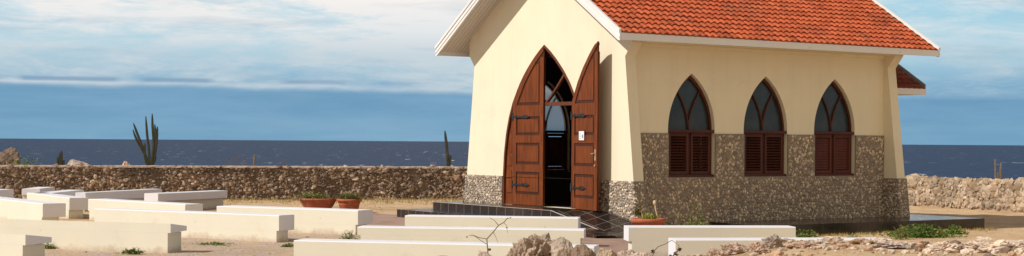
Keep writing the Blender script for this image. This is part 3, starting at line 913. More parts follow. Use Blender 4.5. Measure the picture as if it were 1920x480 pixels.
# ------------------------------------------------------------------ pews
pew_n = [0]
def pew(label, pl, pr, back=True, w=.42, zt=.45, th=.24, taper=False, len_extra=0, over=.05, zg=0.0):
    """pl, pr: (X, Y) of the two ends of the visible top edge; back=True: that edge belongs to the flush back face"""
    a, b_ = Vector((pl[0], pl[1], 0)), Vector((pr[0], pr[1], 0))
    L_ = (b_-a).length; ang = math.atan2(b_.y-a.y, b_.x-a.x)
    root = thing('pew', label, 'pew', (a.x, a.y, zg), ang, 'painted concrete pews set out before the chapel')
    zt -= zg
    seat = MB(); r = .012
    if back:
        y0, y1 = 0, w
    else:
        y0, y1 = 0, w
    if taper:
        prof = [(0, zt-.14), (0, zt), (w, zt-.055), (w, zt-.125)]
    else: prof = [(y0, zt-th), (y0, zt-r), (y0+r, zt), (y1-r, zt), (y1, zt-r), (y1, zt-th)]
    n = len(prof)
    vs = [(0, y, z) for y, z in prof]+[(L_, y, z) for y, z in prof]
    fs = [tuple(range(n)), tuple(range(n, 2*n))[::-1]]+[(i, n+i, n+(i+1) % n, (i+1) % n) for i in range(n)]
    seat.add(vs, fs)
    # the flush long face is painted cream like the base
    if back:
        seat.m[2] = 1
    so = seat.build('seat', [M['pew_white'], M['pew_cream']], root); fix_normals(so)
    base = MB()
    if back: base.box(over, L_-over, 0, w*.74, -.25, zt-th-.0006)
    else: base.box(over, L_-over, w*.22, w-.004, -.25, zt-th-.001)
    if taper:
        base = MB(); base.box(over, L_-over, 0, w*.84, -.25, zt-.1406)
    base.build('base', M['pew_cream'], root)
    return root
def gp(px, py, z=.45):
    d = (H-z)*F/(py-hor(px)); return ((px-960)/F*d, d)
pew('pew at the far left edge, its shaded white side turned to the chapel', (-12.75, 34.6), (-12.45, 38.0), back=False, w=.4, th=.21)
pew('short far pew with a sunlit white end, just behind the leftmost pew', (-11.92, 38.4), (-12.02, 40.0), back=False, w=.45, th=.16)
pew('far pew running straight away between the leftmost pews', (-10.72, 35.3), (-10.66, 37.9), back=False, w=.42, th=.2)
pew('longest of the shaded far pews, its dark side facing the chapel', gp(161, 361.3), gp(304, 354), back=False, w=.28, th=.2)
pew('far pew with a bright white end and shaded side, nearest the two terracotta pots', gp(297, 363), gp(427, 357.2), back=False, w=.4, th=.18)
pew('cream pew whose shaded end block shows a tan base, second row on the left', gp(51, 361.2), gp(131, 371.2), w=.42, th=.26)
pew('cream pew cut by the left edge with a large grey shaded end', (-12.0, 33.5), gp(81, 381.8), w=.46, th=.27)
pew('short middle cream pew whose grey end meets the brick paving', gp(166, 373), gp(348, 383.2), w=.42, th=.25)
pew('cream pew with a square grey end standing over pale gravel', gp(178, 391), gp(524, 404), w=.42, th=.26)
pew('cream pew directly in front of the two terracotta pots', gp(407, 386.3), gp(672, 394.8), w=.5, th=.26)
pew('long cream pew at the near left with a thin tapered slab end', (-9.6, 24.5), gp(321, 419.5), w=.45, taper=True)
pew('nearest cream pew in the bottom left corner with a tapered slab end', (-9.2, 21.6), gp(49, 440.2), w=.46, taper=True)
pew('upper of the three stepped cream pews facing the porch', gp(760, 404.2), gp(1085, 408.7), w=.4, th=.24)
pew('middle of the three stepped cream pews facing the porch', gp(671, 425.2), gp(1096, 431), w=.4, th=.12)
pew('lowest and nearest of the three stepped cream pews, behind the boulders', gp(552, 450.5), gp(1115, 462.5), w=.4, th=.2)
a = gp(1180, 425.2); b_ = (a[0]+2.58*math.cos(R(6)), a[1]+2.58*math.sin(R(6)))
pew('shaded cream pew with a white end in front of the long terracotta planter', a, b_, w=.42, th=.22, zg=-.02)
a = gp(1268, 449.3); b_ = (a[0]+2.95*math.cos(R(7)), a[1]+2.95*math.sin(R(7)))
pew('cream pew with a white end half hidden by the rubble bank on the right', a, b_, w=.42, th=.25, zg=-.03)

# ------------------------------------------------------------------ pots and planters
def blades(mb, cx, cy, z, n, ln, wd, spread, r, tints, curl=.5):
    for _ in range(n):
        th = r.uniform(0, 2*math.pi); lean = r.uniform(.1, spread); l = ln*r.uniform(.6, 1.15)
        d = Vector((math.cos(th), math.sin(th), 0)); sd = Vector((-d.y, d.x, 0))
        p = Vector((cx, cy, z))+d*r.uniform(0, .03); ps = []
        for k in range(4):
            t = k/3; ang = lean*(1+curl*t)
            q = p+d*(math.sin(ang)*l*t)+Vector((0, 0, math.cos(ang)*l*t)); w = wd*(1-t*.92)
            ps.append((q-sd*w, q+Vector((0, 0, -w*.3))+d*w*.2, q+sd*w))
        vs = [v for tr3 in ps for v in tr3]
        fs = [(3*k+j, 3*k+j+1, 3*k+j+4, 3*k+j+3) for k in range(3) for j in range(2)]
        mb.add(vs, fs, c=tuple(.5*q for q in r.choice(tints)))
def leaves(mb, c, ext, n, size, r, tints):
    for _ in range(n):
        p = Vector(c)+Vector((r.gauss(0, 1)*ext[0], r.gauss(0, 1)*ext[1], abs(r.gauss(0, 1))*ext[2]))
        a = Vector((r.gauss(0, 1), r.gauss(0, 1), r.gauss(0, .7))).normalized(); b2 = a.cross(Vector((r.gauss(0, 1), r.gauss(0, 1), 1))).normalized()
        s_ = size*r.uniform(.6, 1.4)
        mb.add([p-a*s_, p-b2*s_*.5, p+a*s_, p+b2*s_*.5], [(0, 1, 2, 3)], c=tuple(.5*q for q in r.choice(tints)))
GT = [(1, 1, 1), (1.5, 1.35, 1.1), (.6, .7, .6), (2.0, 1.7, 1.0), (.8, .9, .8)]
YT = [(1, 1, 1), (1.4, 1.2, .9), (.6, .75, .7), (1.1, .8, .6)]
pr_ = random.Random(21)
# wide bowl
c0 = at(597, 380, 36.4); z0 = gz(c0.x, c0.y)
t = thing('planter', 'wide shallow terracotta bowl planter overgrown with trailing succulents, left of the round pot', 'planter', (c0.x, c0.y, z0))
mb = MB(); mb.lathe([(.0, 0), (.24, 0), (.27, .03), (.37, .16), (.44, .29), (.455, .30), (.455, .335), (.425, .335), (.40, .27), (.0, .26)], seg=28, sy=.8); mb.build('bowl', M['terracotta'], t)
mb = MB(); mb.lathe([(.41, .285), (.0, .30)], seg=20, sy=.8); mb.build('soil', M['soil'], t)
mb = MB()
for k in range(34):
    x, y = pr_.uniform(-.4, .32), pr_.uniform(-.28, .28); blades(mb, x, y, .29, 7, .15, .016, 1.2, pr_, YT)
leaves(mb, (-.12, 0, .36), (.17, .17, .05), 420, .022, pr_, GT)
leaves(mb, (.40, -.1, .33), (.06, .1, .03), 60, .018, pr_, [(1.2, .8, .6), (.8, .5, .4)])
mb.build('foliage', M['pot_leaf'], t)
c0 = at(655.5, 380, 36.2); z0 = gz(c0.x, c0.y)
t = thing('flower_pot', 'round banded terracotta pot with upright cactus plants, right of the shallow bowl', 'pot', (c0.x, c0.y, z0))
mb = MB(); mb.lathe([(0, 0), (.19, 0), (.205, .02), (.245, .19), (.255, .20), (.25, .21), (.27, .27), (.30, .275), (.305, .33), (.275, .335), (.26, .28), (0, .27)], seg=28); mb.build('pot', M['terracotta'], t)
mb = MB(); mb.lathe([(.27, .295), (0, .31)], seg=20); mb.build('soil', M['soil'], t)
mb = MB()
for k in range(16): blades(mb, pr_.uniform(-.2, .2), pr_.uniform(-.2, .2), .3, 8, .2, .022, .8, pr_, YT)
leaves(mb, (0, 0, .36), (.12, .12, .07), 220, .02, pr_, GT+[(1.4, .7, .4)])
mb.build('foliage', M['pot_leaf'], t)
# planter beside the ramp
c0 = at(1216, 417, 27.9); z0 = gz(c0.x, c0.y)
PH = .09
t = thing('planter', 'terracotta bowl planter with aloe, a dry bush and a pale stem at the chapel corner', 'planter', (c0.x, c0.y, z0))
mb = MB(); mb.lathe([(0, 0), (.20, 0), (.23, .03), (.275, .24+PH), (.315, .25+PH), (.322, .325+PH), (.295, .325+PH), (.27, .27+PH), (0, .26+PH)], seg=28, sy=.8); mb.build('bowl', M['terracotta'], t)
mb = MB(); mb.lathe([(.29, .30+PH), (0, .31+PH)], seg=20, sy=.8); mb.build('soil', M['soil'], t)
mb = MB()
for k in range(7): blades(mb, pr_.uniform(-.10, .13), pr_.uniform(-.12, .1), .30+PH, 16, .17, .016, 1.2, pr_, YT, .8)
mb.build('aloe', M['succulent'], t)
mb = MB(); leaves(mb, (-.20, -.02, .38+PH), (.05, .05, .09), 200, .02, pr_, [(1, .5, .35), (.6, .35, .3), (1.6, .9, .3)]); mb.build('dry_bush', M['leaf'], t)
mb = MB(); mb.tube([(.20, 0, .29+PH), (.16, 0, .40+PH), (.135, 0, .50+PH), (.125, 0, .60+PH)], [.016, .013, .013, .015], 8); mb.tube([(.125, 0, .57+PH), (.12, 0, .60+PH), (.118, 0, .64+PH), (.118, 0, .655+PH)], [.02, .032, .03, .012], 10); mb.build('pale_stem', M['pale_wood'], t)

# ------------------------------------------------------------------ cacti, posts, plants and boulders beyond the wall
def candelabra(name, label, cat, base, arms, mat, group=None, parent_name='arm'):
    t = thing(name, label, cat, base, 0, group)
    for pts, r0 in arms:
        mb = MB(); n = 9; P = [Vector(p) for p in pts]; out = []; rr = []
        for k in range(n+1):
            u = k/n*(len(P)-1); i = min(int(u), len(P)-2); f_ = u-i
            p0 = P[max(i-1, 0)]; p1, p2 = P[i], P[i+1]; p3 = P[min(i+2, len(P)-1)]
            q = .5*((2*p1)+(p2-p0)*f_+(2*p0-5*p1+4*p2-p3)*f_*f_+(3*p1-p0-3*p2+p3)*f_**3)
            out.append(q); rr.append(r0*(1.0 if k < n-1 else (.8 if k == n-1 else .35))*(.85 if k == 0 else 1))
        mb.tube(out, rr, 16, ribs=1)
        mb.build(parent_name, mat, t)
    return t
def pxarms(base, d, lst, s=None):
    out = []
    for pts, r0 in lst:
        q = []
        for k, (x, y) in enumerate(pts):
            w = at(x, y, d); q.append((w.x-base.x, noise.noise(Vector((x, 1, k)))*.12*k, w.z-base.z))
        out.append((q, r0))
    return out
d = 50; base = at(278, 309, d); base.z = gz(base.x, d); cx = lambda l: pxarms(base, d, l)
zb = hor(278)+(H-base.z)*F/d
candelabra('cactus', 'tall branching candelabra cactus standing beyond the dark rubble wall', 'cactus', base, cx([
    ([(278, zb), (277, 325), (276, 300), (268, 283), (256, 262), (249, 243)], .042),
    ([(277, 320), (274, 296), (264, 268), (257, 250), (250, 231)], .042),
    ([(278, zb), (279, 320), (280, 290), (276, 255), (273, 218)], .042),
    ([(281, 322), (285, 300), (288, 270), (286, 240), (285, 213)], .042),
    ([(283, 318), (289, 295), (292, 262), (290, 233)], .042),
    ([(284, 318), (291, 290), (294, 262), (295, 237)], .042),
    ([(274, 305), (271, 285), (271, 269)], .045),
    ([(285, 312), (290, 303), (292, 294)], .04)]), M['cactus'])
base = at(840, 309, 50); base.z = gz(base.x, 50); zb = hor(840)+(H-base.z)*F/50
candelabra('cactus', 'single thin green cactus column with one short arm, left of the chapel', 'cactus', base, pxarms(base, 50, [
    ([(841, zb), (840, 310), (838, 280), (834, 245)], .055), ([(841, 318), (844, 304), (845, 290)], .04)]), M['cactus'])
base = at(112, 309, 52); base.z = gz(base.x, 52); zb = hor(112)+(H-base.z)*F/52
candelabra('cactus', 'clump of short cactus stems between the two boulders beyond the wall', 'cactus', base, pxarms(base, 52, [
    ([(113, zb), (115, 310), (115, 282)], .05), ([(111, zb), (109, 315), (108, 294)], .045), ([(112, zb), (112, 312), (112, 287)], .04), ([(114, zb), (119, 315), (120, 299)], .035)]), M['cactus'])
d = 47.5; base = at(1872, 330, d); base.z = gz(base.x, d); zb = hor(1872)+(H-base.z)*F/d
candelabra('dead_cactus', 'pair of thin bare cactus stems standing beyond the pale rubble wall', 'cactus', base, pxarms(base, d, [
    ([(1868, zb), (1867, 330), (1866, 297)], .03), ([(1874, zb), (1876, 330), (1877, 305)], .03), ([(1875, zb), (1872, 335), (1871, 323)], .025)]), M['dead_wood'], parent_name='stem')
d = 49; base = at(477, 309, d); base.z = gz(base.x, d); zb = hor(477)+(H-base.z)*F/d
candelabra('post', 'short thin grey post standing beyond the dark rubble wall', 'post', base, pxarms(base, d, [([(476.5, zb), (476.5, 310), (476.5, 290)], .032)]), M['dead_wood'], parent_name='stake')
twr = random.Random(3)
def twig_plant(label, px, top, d, n, w, group='bare twiggy shrubs beyond the dark wall'):
    base = at(px, 309, d); base.z = gz(base.x, d)
    t = thing('bare_shrub', label, 'shrub', base, 0, group)
    mb = MB(); zt = at(px, top, d).z-base.z
    for k in range(n):
        x = twr.uniform(-w, w); h = zt*twr.uniform(.8, 1)
        mb.tube([(x*.15, 0, 0), (x*.5, twr.uniform(-.1, .1), h*.5), (x, twr.uniform(-.1, .1), h)], [.014, .01, .005], 5)
        for _ in range(4):
            q = twr.uniform(.6, .95); mb.tube([(x*q, 0, h*q), (x*q+twr.uniform(-.15, .15), twr.uniform(-.1, .1), h*q+.16)], [.006, .003], 4)
    mb.build('stems', M['twig'], t)
twig_plant('faint bare shrub beyond the wall, left of the thin grey post', 438, 292, 50, 7, .5)
twig_plant('small reddish bare shrub beyond the wall, right of the thin grey post', 531, 296, 50, 4, .12)

def boulder(name, label, cat, c, size, seed, tint=(1, 1, 1), sub=4, planes=14, rough=.09, group=None, mat='rock', rz=0, cut=.62):
    r = random.Random(seed)
    vs, fs = rock_verts(r, sub, size, planes, rough, cut=cut)
    ro = Matrix.Rotation(rz, 3, 'Z')
    mb = MB(); mb.add([ro @ v for v in vs], fs, c=tuple(.5*q for q in tint), smooth=False)
    o = mb.build(name, M[mat], None, c)
    return tag(o, label, cat, group)
c = at(8, 300, 55); boulder('boulder', 'big brown boulder at the left edge beyond the rubble wall', 'boulder', (c.x, 55, .50), (.66, .6, .96), 4, (.46, .38, .33))
c = at(149, 305, 54); boulder('boulder', 'grey flat-topped boulder beyond the wall, left of the branching cactus', 'boulder', (c.x, 54, .42), (.66, .5, .66), 8, (1.0, .98, .98))
c = at(238, 309, 53); boulder('boulder', 'small pinkish boulder just peeping over the wall beside the branching cactus', 'boulder', (c.x, 53, .35), (.26, .25, .58), 12, (1.3, 1.05, .9))
c = at(50, 300, 54)
t = thing('bush', 'low yellow green flowering bush between the boulders beyond the wall', 'bush', (c.x, 54, gz(c.x, 54)))
mb = MB()
for k in range(10):
    x = -.45+k*.1; mb.tube([(0, 0, 0), (x, 0, .75)], [.02, .008], 5)
mb.build('stem', M['twig'], t)
mb = MB(); leaves(mb, (-.05, 0, .55), (.24, .2, .22), 900, .03, pr_, [(1.6, 1.3, 1), (1, 1, 1), (4, 3.6, 2.4), (.6, .7, .6)]); leaves(mb, (.35, 0, .6), (.2, .2, .1), 250, .03, pr_, [(2, 1.4, 1), (1, .8, .6)])
mb.build('foliage', M['leaf'], t)

# ------------------------------------------------------------------ foreground rubble bank
def on_bank(px, d, py_top, wpx, tint, seed, label, group=None, asp=1.0, sub=5, planes=13, rough=.10, name='rock', cut=.62):
    X = (px-960)/F*d; g_ = gz(X, d); zt = at(px, py_top, d).z; hh = max(.05, zt-g_)
    w = wpx/F*d/2
    return boulder(name, label, 'rock', (X, d+w*asp*.4, g_+hh*.30), (w*1.08, w*asp*1.05, hh*.70), seed, tint, sub, planes, rough, group, cut=cut)
on_bank(1012, 15.6, 449, 98, (1.0, .9, .82), 41, 'largest pitted tan boulder on the near bank, below the porch', rough=.34, planes=9)
on_bank(977, 15.2, 458, 52, (1.0, .88, .8), 44, 'pitted tan rock against the left side of the largest boulder', rough=.32)
on_bank(1056, 15.3, 448, 52, (1.15, 1.07, 1.0), 43, 'smooth pale slanting rock right of the largest boulder', rough=.05, planes=7)
on_bank(1094, 15.2, 459, 50, (.62, .50, .42), 49, 'dark brown rounded rock right of the smooth pale one', rough=.07, planes=8)
on_bank(1140, 15.5, 461, 44, (1.1, .98, .82), 51, 'tan pointed rock low beside the brick paving', rough=.1)
on_bank(1183, 15.6, 466, 48, (1.3, 1.15, 1.1), 53, 'pale pinkish low rock left of the dead leaf twig', rough=.14)
on_bank(1205, 15.1, 472, 40, (1.35, 1.2, 1.2), 57, 'pale low rock under the dead leaf twig', rough=.14)
on_bank(905, 15.3, 473, 60, (1.15, 1.05, 1.05), 54, 'low grey stone under the dry twig left of the boulders', rough=.08)
on_bank(825, 15.2, 476, 50, (1.2, .95, .85), 55, 'low reddish stone at the lower edge left of the dry twig', rough=.08)
rows = [(1378, 458, 46, (1.15, .98, .9)), (1402, 465, 40, (1.2, 1.0, .85)), (1425, 455, 36, (1.25, 1.05, .95)), (1452, 443, 30, (.95, .9, .9)), (1474, 450, 40, (1.0, .9, .82)),
        (1507, 457, 40, (1.2, .95, .78)), (1532, 459, 38, (1.45, 1.4, 1.4)), (1562, 459, 34, (1.5, 1.42, 1.3)), (1590, 456, 36, (1.3, 1.0, .8)), (1622, 456, 44, (1.05, .82, .6)),
        (1655, 447, 60, (1.45, 1.35, 1.28)), (1672, 455, 58, (1.3, 1.22, 1.25)), (1700, 452, 34, (1.5, 1.45, 1.42)), (1733, 455, 24, (.7, .55, .5)), (1772, 453, 52, (1.6, 1.52, 1.45)),
        (1800, 458, 34, (1.0, .9, .85)), (1828, 457, 34, (1.4, 1.3, 1.2)), (1868, 449, 74, (1.65, 1.55, 1.45)), (1893, 456, 62, (1.65, 1.58, 1.5)), (1915, 451, 40, (1.5, 1.4, 1.3)), (1345, 468, 40, (1.2, 1.05, .95)), (1300, 473, 44, (1.3, 1.15, 1.05))]
descr = ['pinkish tan knobbly rock below the second window', 'tan rock with a dark seam low on the bank', 'pale tan rock in front of the half hidden pew', 'grey pointed upright rock before the end of the shaded pew', 'grey brown rough rock beside the grey pointed one',
         'orange tan lumpy rock below the green bush', 'smooth whitish egg shaped rock on the bank', 'whitish rock with thin twigs over it', 'orange tan flat rock right of the whitish ones', 'yellow brown low rounded rock in front of the white topped pew',
         'tallest pale rock at the right end of the half hidden pew', 'long flat lilac grey rock on the sandy bank', 'small bright white rock beside the long flat one', 'small dark brown rock on the sand', 'broad white rock below the green weeds',
         'grey brown rock right of the broad white one', 'pale small rock below the platform corner', 'big bleached rock near the right edge', 'lower bleached slab like rock near the right edge', 'bleached rock cut by the right edge', 'low pinkish rock beside the white pew end', 'low cream rock under the dead leaf twig, right of the white pew end']
for k, ((px, py, w, tn), dsc) in enumerate(zip(rows, descr)):
    on_bank(px, 16.0+.5*math.sin(k*2.1), py, w*1.15, tn, 100+k*3, dsc, asp=.8, rough=.26, planes=10, group='rocks along the near bank')
# loose small stones: uncountable
sr = random.Random(77); mb = MB()
for k in range(1500):
    d_ = sr.uniform(14.6, 17.6); X = sr.uniform(-.3, 6.3) if sr.random() < .85 else sr.uniform(-6, 6)
    s_ = .014*math.exp(sr.gauss(.2, .6)); s_ = min(s_, .06)
    vs, fs = rock_verts(sr, 1, (s_*1.3, s_, s_*.8), 6, .08)
    tn = sr.choice([(1.5, 1.4, 1.3), (1.1, 1, .9), (.6, .5, .45), (1.3, 1.0, .8), (1.7, 1.6, 1.5)])
    zz_ = gz(X, d_)
    mb.add([v+Vector((X, d_, zz_+s_*.3)) for v in vs], fs, c=tuple(.5*q for q in tn))
for k in range(420):
    d_ = sr.uniform(17.2, 27); X = sr.uniform(.17, .38)*d_
    s_ = .03*math.exp(sr.gauss(0, .5)); vs, fs = rock_verts(sr, 2, (s_*1.6, s_, s_*.6), 7, .15)
    tn = sr.choice([(1.7, 1.6, 1.5), (1.5, 1.4, 1.3), (1, .85, .7), (.6, .5, .45)])
    mb.add([v+Vector((X, d_, gz(X, d_)+s_*.1)) for v in vs], fs, c=tuple(.5*q for q in tn))
for k in range(1100):
    X, d_ = sr.uniform(-9, 12.5), sr.uniform(19, 40)
    if inpoly(X, d_, PAVE): continue
    s_ = .010*math.exp(sr.gauss(0, .5)); vs, fs = rock_verts(sr, 1, (s_*1.3, s_, s_*.8), 6, .08)
    tn = sr.choice([(1.5, 1.4, 1.3), (1.1, 1, .9), (.8, .7, .6)])
    mb.add([v+Vector((X, d_, gz(X, d_)+s_*.3)) for v in vs], fs, c=tuple(.5*q for q in tn))
tag(mb.build('loose_gravel', M['rock']), 'small loose stones scattered over the bank and the yard', 'gravel', kind='stuff')

# twigs
def twig(label, segs, d, leavespx, cat='twig'):
    allp = [q for s_ in segs for q in s_[0]]
    b0 = at(*segs[0][0][0], d); b0.z = gz(b0.x, d)
    t = thing('dry_twig', label, cat, b0)
    mb = MB()
    for pts, r0 in segs:
        P = []
        for k, (x, y) in enumerate(pts):
            w = at(x, y, d); P.append((w.x-b0.x, .05*noise.noise(Vector((x*.1, y*.1, 0)))*k, w.z-b0.z))
        mb.tube(P, [r0*(1-.5*k/(len(P)-1)) for k in range(len(P))], 6)
    mb.build('stem', M['twig'], t)
    for (x, y, s_) in leavespx:
        w = at(x, y, d); mb = MB(); r = random.Random(int(x))
        for _ in range(9):
            p = Vector((w.x-b0.x, 0, w.z-b0.z))+Vector((r.gauss(0, 1), r.gauss(0, 1), r.gauss(0, 1)))*s_*.35
            a = Vector((r.gauss(0, 1), r.gauss(0, 1), r.gauss(0, 1))).normalized(); b2 = a.cross(Vector((1, .3, .2))).normalized()
            mb.add([p-a*s_, p-b2*s_*.5, p+a*s_, p+b2*s_*.5+Vector((0, s_*.3, 0))], [(0, 1, 2, 3)])
        mb.build('dead_leaf', M['dead_leaf'], t)
twig('bare thorny twig with curled dead leaves in front of the stepped pews', [
    ([(917, 490), (916, 470), (914, 448), (925, 436), (936, 422), (946, 418), (953, 408)], .007),
    ([(914, 448), (900, 446), (888, 441), (880, 442)], .0045), ([(914, 458), (904, 452), (893, 444), (885, 440)], .004),
    ([(926, 435), (932, 447), (935, 456)], .003), ([(935, 422), (928, 413), (918, 408)], .004), ([(946, 418), (951, 423), (953, 437)], .003), ([(953, 410), (960, 407)], .003)],
    15.5, [(919, 468, .018), (951.5, 427, .012), (877, 444, .010), (958, 409, .008)])
twig('curved dry twig with dark curled leaves before the white pew end', [
    ([(1222, 490), (1228, 470), (1235, 462), (1248, 457), (1262, 451), (1272, 458), (1277, 466)], .005), ([(1262, 482), (1268, 474), (1278, 466)], .009), ([(1228, 470), (1222, 474)], .004)],
    15.6, [(1226, 472, .02), (1275, 468, .024), (1268, 475, .022), (1258, 479, .02), (1190, 476, .016)])
twig('tiny forked twig sticking up among the whitish rocks', [([(1562, 472), (1561, 460), (1552, 455), (1551, 448)], .003), ([(1561, 460), (1567, 453), (1567, 446)], .003), ([(1558, 458), (1561, 452)], .002)], 16.1, [])

# weeds and bushes
def weed(label, px, py, d, w, h, n, tints, mat='leaf', name='weed', cat='weed', group=None, size=.018, stalks=5):
    X = (px-960)/F*d; t = thing(name, label, cat, (X, d, gz(X, d)), 0, group)
    mb = MB()
    for k in range(stalks):
        x = pr_.uniform(-w, w)*.7; mb.tube([(0, 0, -.02), (x, pr_.uniform(-.05, .05), h*pr_.uniform(.6, 1.1))], [.006, .003], 4)
    mb.build('stem', M['twig'], t)
    mb = MB()
    for k in range(n):
        x = pr_.gauss(0, .45)*w; y = pr_.gauss(0, .3)*w; hh = h*abs(pr_.gauss(0, .5))*(1-min(.8, abs(x)/w*.6))
        leaves(mb, (x, y, min(hh, h)), (.012, .012, .012), 3, size, pr_, tints)
    mb.build('foliage', M[mat], t)
    return t
weed('dark green leafy bush beside the end of the shaded pew, against the black platform', 1513, 445, 27.6, .32, .24, 700, GT, size=.02)
weed('large sprawling green weed patch against the right part of the black platform', 1728, 440, 30.2, .66, .24, 1300, GT, size=.022)
weed('green weed clump at the right corner of the black platform', 1790, 440, 31.3, .25, .18, 300, GT, size=.022)
weed('tall dry stalked weed left of the large green patch', 1690, 440, 29.4, .22, .26, 160, [(2.2, 1.6, 1), (1.2, 1, .8)], size=.016, stalks=12)
weed('sparse dry weed before the middle of the black platform', 1600, 442, 28.2, .28, .14, 200, [(2.6, 1.8, 1.2), (1.2, 1.1, .8)], size=.014, stalks=12)
weed('dry weed with pale seed heads beside the dark green bush', 1560, 440, 27.8, .2, .13, 150, [(2.6, 1.8, 1.2), (1.2, 1.1, .8)], size=.014, stalks=10)
weed('yellow green weed growing at the foot of the pebbled wall under the first window', 1308, 420, 29.3, .30, .60, 520, GT+[(3, 2.4, 1.2)], size=.018)
weed('small weed at the foot of the pebbled wall between planter and first window weed', 1279, 420, 29.0, .14, .42, 150, GT+[(3, 2.4, 1.2)], size=.016)
weed('green weed at the foot of the long near left pew', 249, 475, 22.6, .17, .07, 220, GT, size=.014)
weed('dry yellowish weed behind the nearest left pew', 94, 470, 23.6, .13, .08, 120, [(2.6, 1.9, 1.1), (1.2, 1, .8)], size=.014)
weed('sparse weed with thin shoots where the pots pew meets the stepped pew', 655, 450, 26.4, .16, .15, 120, GT, size=.012, stalks=7)
weed('small weed under the square grey pew end', 541, 470, 24.5, .12, .05, 90, GT, size=.014)
weed('flat dry weed on the gravel beyond the nearest left pew', 125, 472, 24.6, .30, .03, 140, [(2.2, 1.7, 1.1), (1, 1, .8)], size=.014)
weed('flat dry weed on the gravel right of the thin tapered slab end', 400, 470, 24.8, .34, .03, 160, [(2.2, 1.7, 1.1), (1, 1, .8)], size=.014)

# dry grass: ground cover at the foot of the dark wall and before the platform
gr = random.Random(9); mb = MB()
DT = [(1, 1, 1), (1.3, 1.25, 1.1), (.7, .65, .6), (.75, .9, .5)]
def tuft(X, Y, h, n):
    z = gz(X, Y)
    for _ in range(n):
        a = gr.uniform(0, 6.28); l = h*gr.uniform(.5, 1.2); w = .006
        dx, dy = math.cos(a), math.sin(a); ox, oy = gr.gauss(0, .05), gr.gauss(0, .05)
        p = Vector((X+ox, Y+oy, z-.01)); q = p+Vector((dx*l*.5, dy*l*.5, l))
        mb.add([p+Vector((-dy*w, dx*w, 0)), p-Vector((-dy*w, dx*w, 0)), q], [(0, 1, 2)], c=tuple(.5*k for k in gr.choice(DT)))
for k in range(1500):
    X = gr.uniform(-16, 4); wy = 40.4+(X+24)*6.8/34.6
    tuft(X, wy-abs(gr.gauss(0, 1.6))-.05, .09 if gr.random() < .8 else .15, 7)
for k in range(420):
    lx = gr.uniform(2.4, 8.9); ly = -1.62-abs(gr.gauss(0, .22)); X, Y = L2W(lx, ly)
    tuft(X, Y, .07, 6)
for k in range(260):
    X, Y = gr.uniform(3, 13), gr.uniform(19, 29)
    tuft(X, Y, .04, 5)
tag(mb.build('dry_grass', M['drygrass']), 'short dry straw coloured grass on the bare ground', 'grass', kind='stuff')

# ------------------------------------------------------------------ sun, sky, camera
AZ = R(10); EL = R(41)
sh = (-U[0]*math.cos(AZ)+V[0]*math.sin(AZ), -U[1]*math.cos(AZ)+V[1]*math.sin(AZ))
sd = Vector((sh[0]*math.cos(EL), sh[1]*math.cos(EL), math.sin(EL)))
ld = bpy.data.lights.new('sun', 'SUN'); ld.energy = 4.1; ld.angle = R(.53); ld.color = (1, .955, .88)
lo = bpy.data.objects.new('sun', ld); col.objects.link(lo)
lo.rotation_euler = sd.to_track_quat('Z', 'Y').to_euler(); lo.location = (-10, 5, 20)

w = bpy.data.worlds.new('World'); sc.world = w; w.use_nodes = True
nt = w.node_tree; bg = nt.nodes['Background']
sky = nt.nodes.new('ShaderNodeTexSky'); sky.sky_type = 'NISHITA'; sky.sun_disc = False
sky.sun_elevation = EL; sky.sun_rotation = math.atan2(sd.x, sd.y)
sky.air_density = 1.0; sky.dust_density = .6; sky.ozone_density = 2.0
STR = .10
tc = nt.nodes.new('ShaderNodeTexCoord'); sx = nt.nodes.new('ShaderNodeSeparateXYZ'); nt.links.new(tc.outputs['Generated'], sx.inputs[0])
az = math_(nt, 'ARCTAN2', sx.outputs[0], sx.outputs[1]); el = sx.outputs[2]
cb = nt.nodes.new('ShaderNodeCombineXYZ'); nt.links.new(az, cb.inputs[0]); nt.links.new(el, cb.inputs[1])
def lin(c):
    return tuple(((x/255+.055)/1.055)**2.4 if x > 10 else x/255/12.92 for x in c)
def sc10(c): return tuple(v/STR for v in lin(c))
def sn(scl, detail=6, rough=.6, loc=(0, 0, 0), dist=0):
    return tex_noise(nt, mapping(nt, cb.outputs[0], scl, loc), 1, detail, rough, dist)
wob = sn((9, 30, 1), 5, .6, (3, 1, 0))
elw = math_(nt, 'ADD', el, math_(nt, 'MULTIPLY', math_(nt, 'SUBTRACT', wob, .5), .010))
# clear low sky: haze blue to pale cyan
clear = ramp(nt, math_(nt, 'MULTIPLY', el, 5), [(0, lin((118, 164, 193))), (.17, lin((126, 170, 200))), (.30, lin((172, 209, 224))), (.48, lin((166, 211, 230))), (1, lin((110, 165, 205)))])
# high veil of cirrus
n1 = sn((6, 30, 1), 10, .66, (1.7, .4, 0), .5); n2 = sn((22, 95, 1), 8, .7, (5, 2, 0), .5)
veil = math_(nt, 'ADD', math_(nt, 'MULTIPLY', n1, .62), math_(nt, 'MULTIPLY', n2, .38))
lb = ramp(nt, math_(nt, 'MULTIPLY_ADD', az, 1.25, .5), [(0, .06), (.3, .13), (.52, .18), (.68, .06), (.9, -.0)])
up = ramp(nt, math_(nt, 'MULTIPLY', el, 5), [(0, 0), (.17, 0), (.25, .03), (.5, .07), (1, .0)])
veil = math_(nt, 'ADD', math_(nt, 'ADD', veil, lb), up)
vm = ramp(nt, veil, [(.50, 0), (.60, .42), (.70, 1)])
vc = ramp(nt, math_(nt, 'MULTIPLY', el, 5), [(.1, lin((188, 206, 216))), (.28, lin((200, 213, 221))), (.36, lin((228, 232, 234))), (.46, lin((246, 242, 238))), (1, lin((244, 242, 240)))])
skyc = mixc(nt, vm, clear, vc)
# grey streaks
n3 = sn((7, 75, 1), 6, .6, (9, 7, 0), .3)
skyc = mixc(nt, ramp(nt, n3, [(.53, 0), (.72, .42)]), skyc, lin((150, 178, 198)))
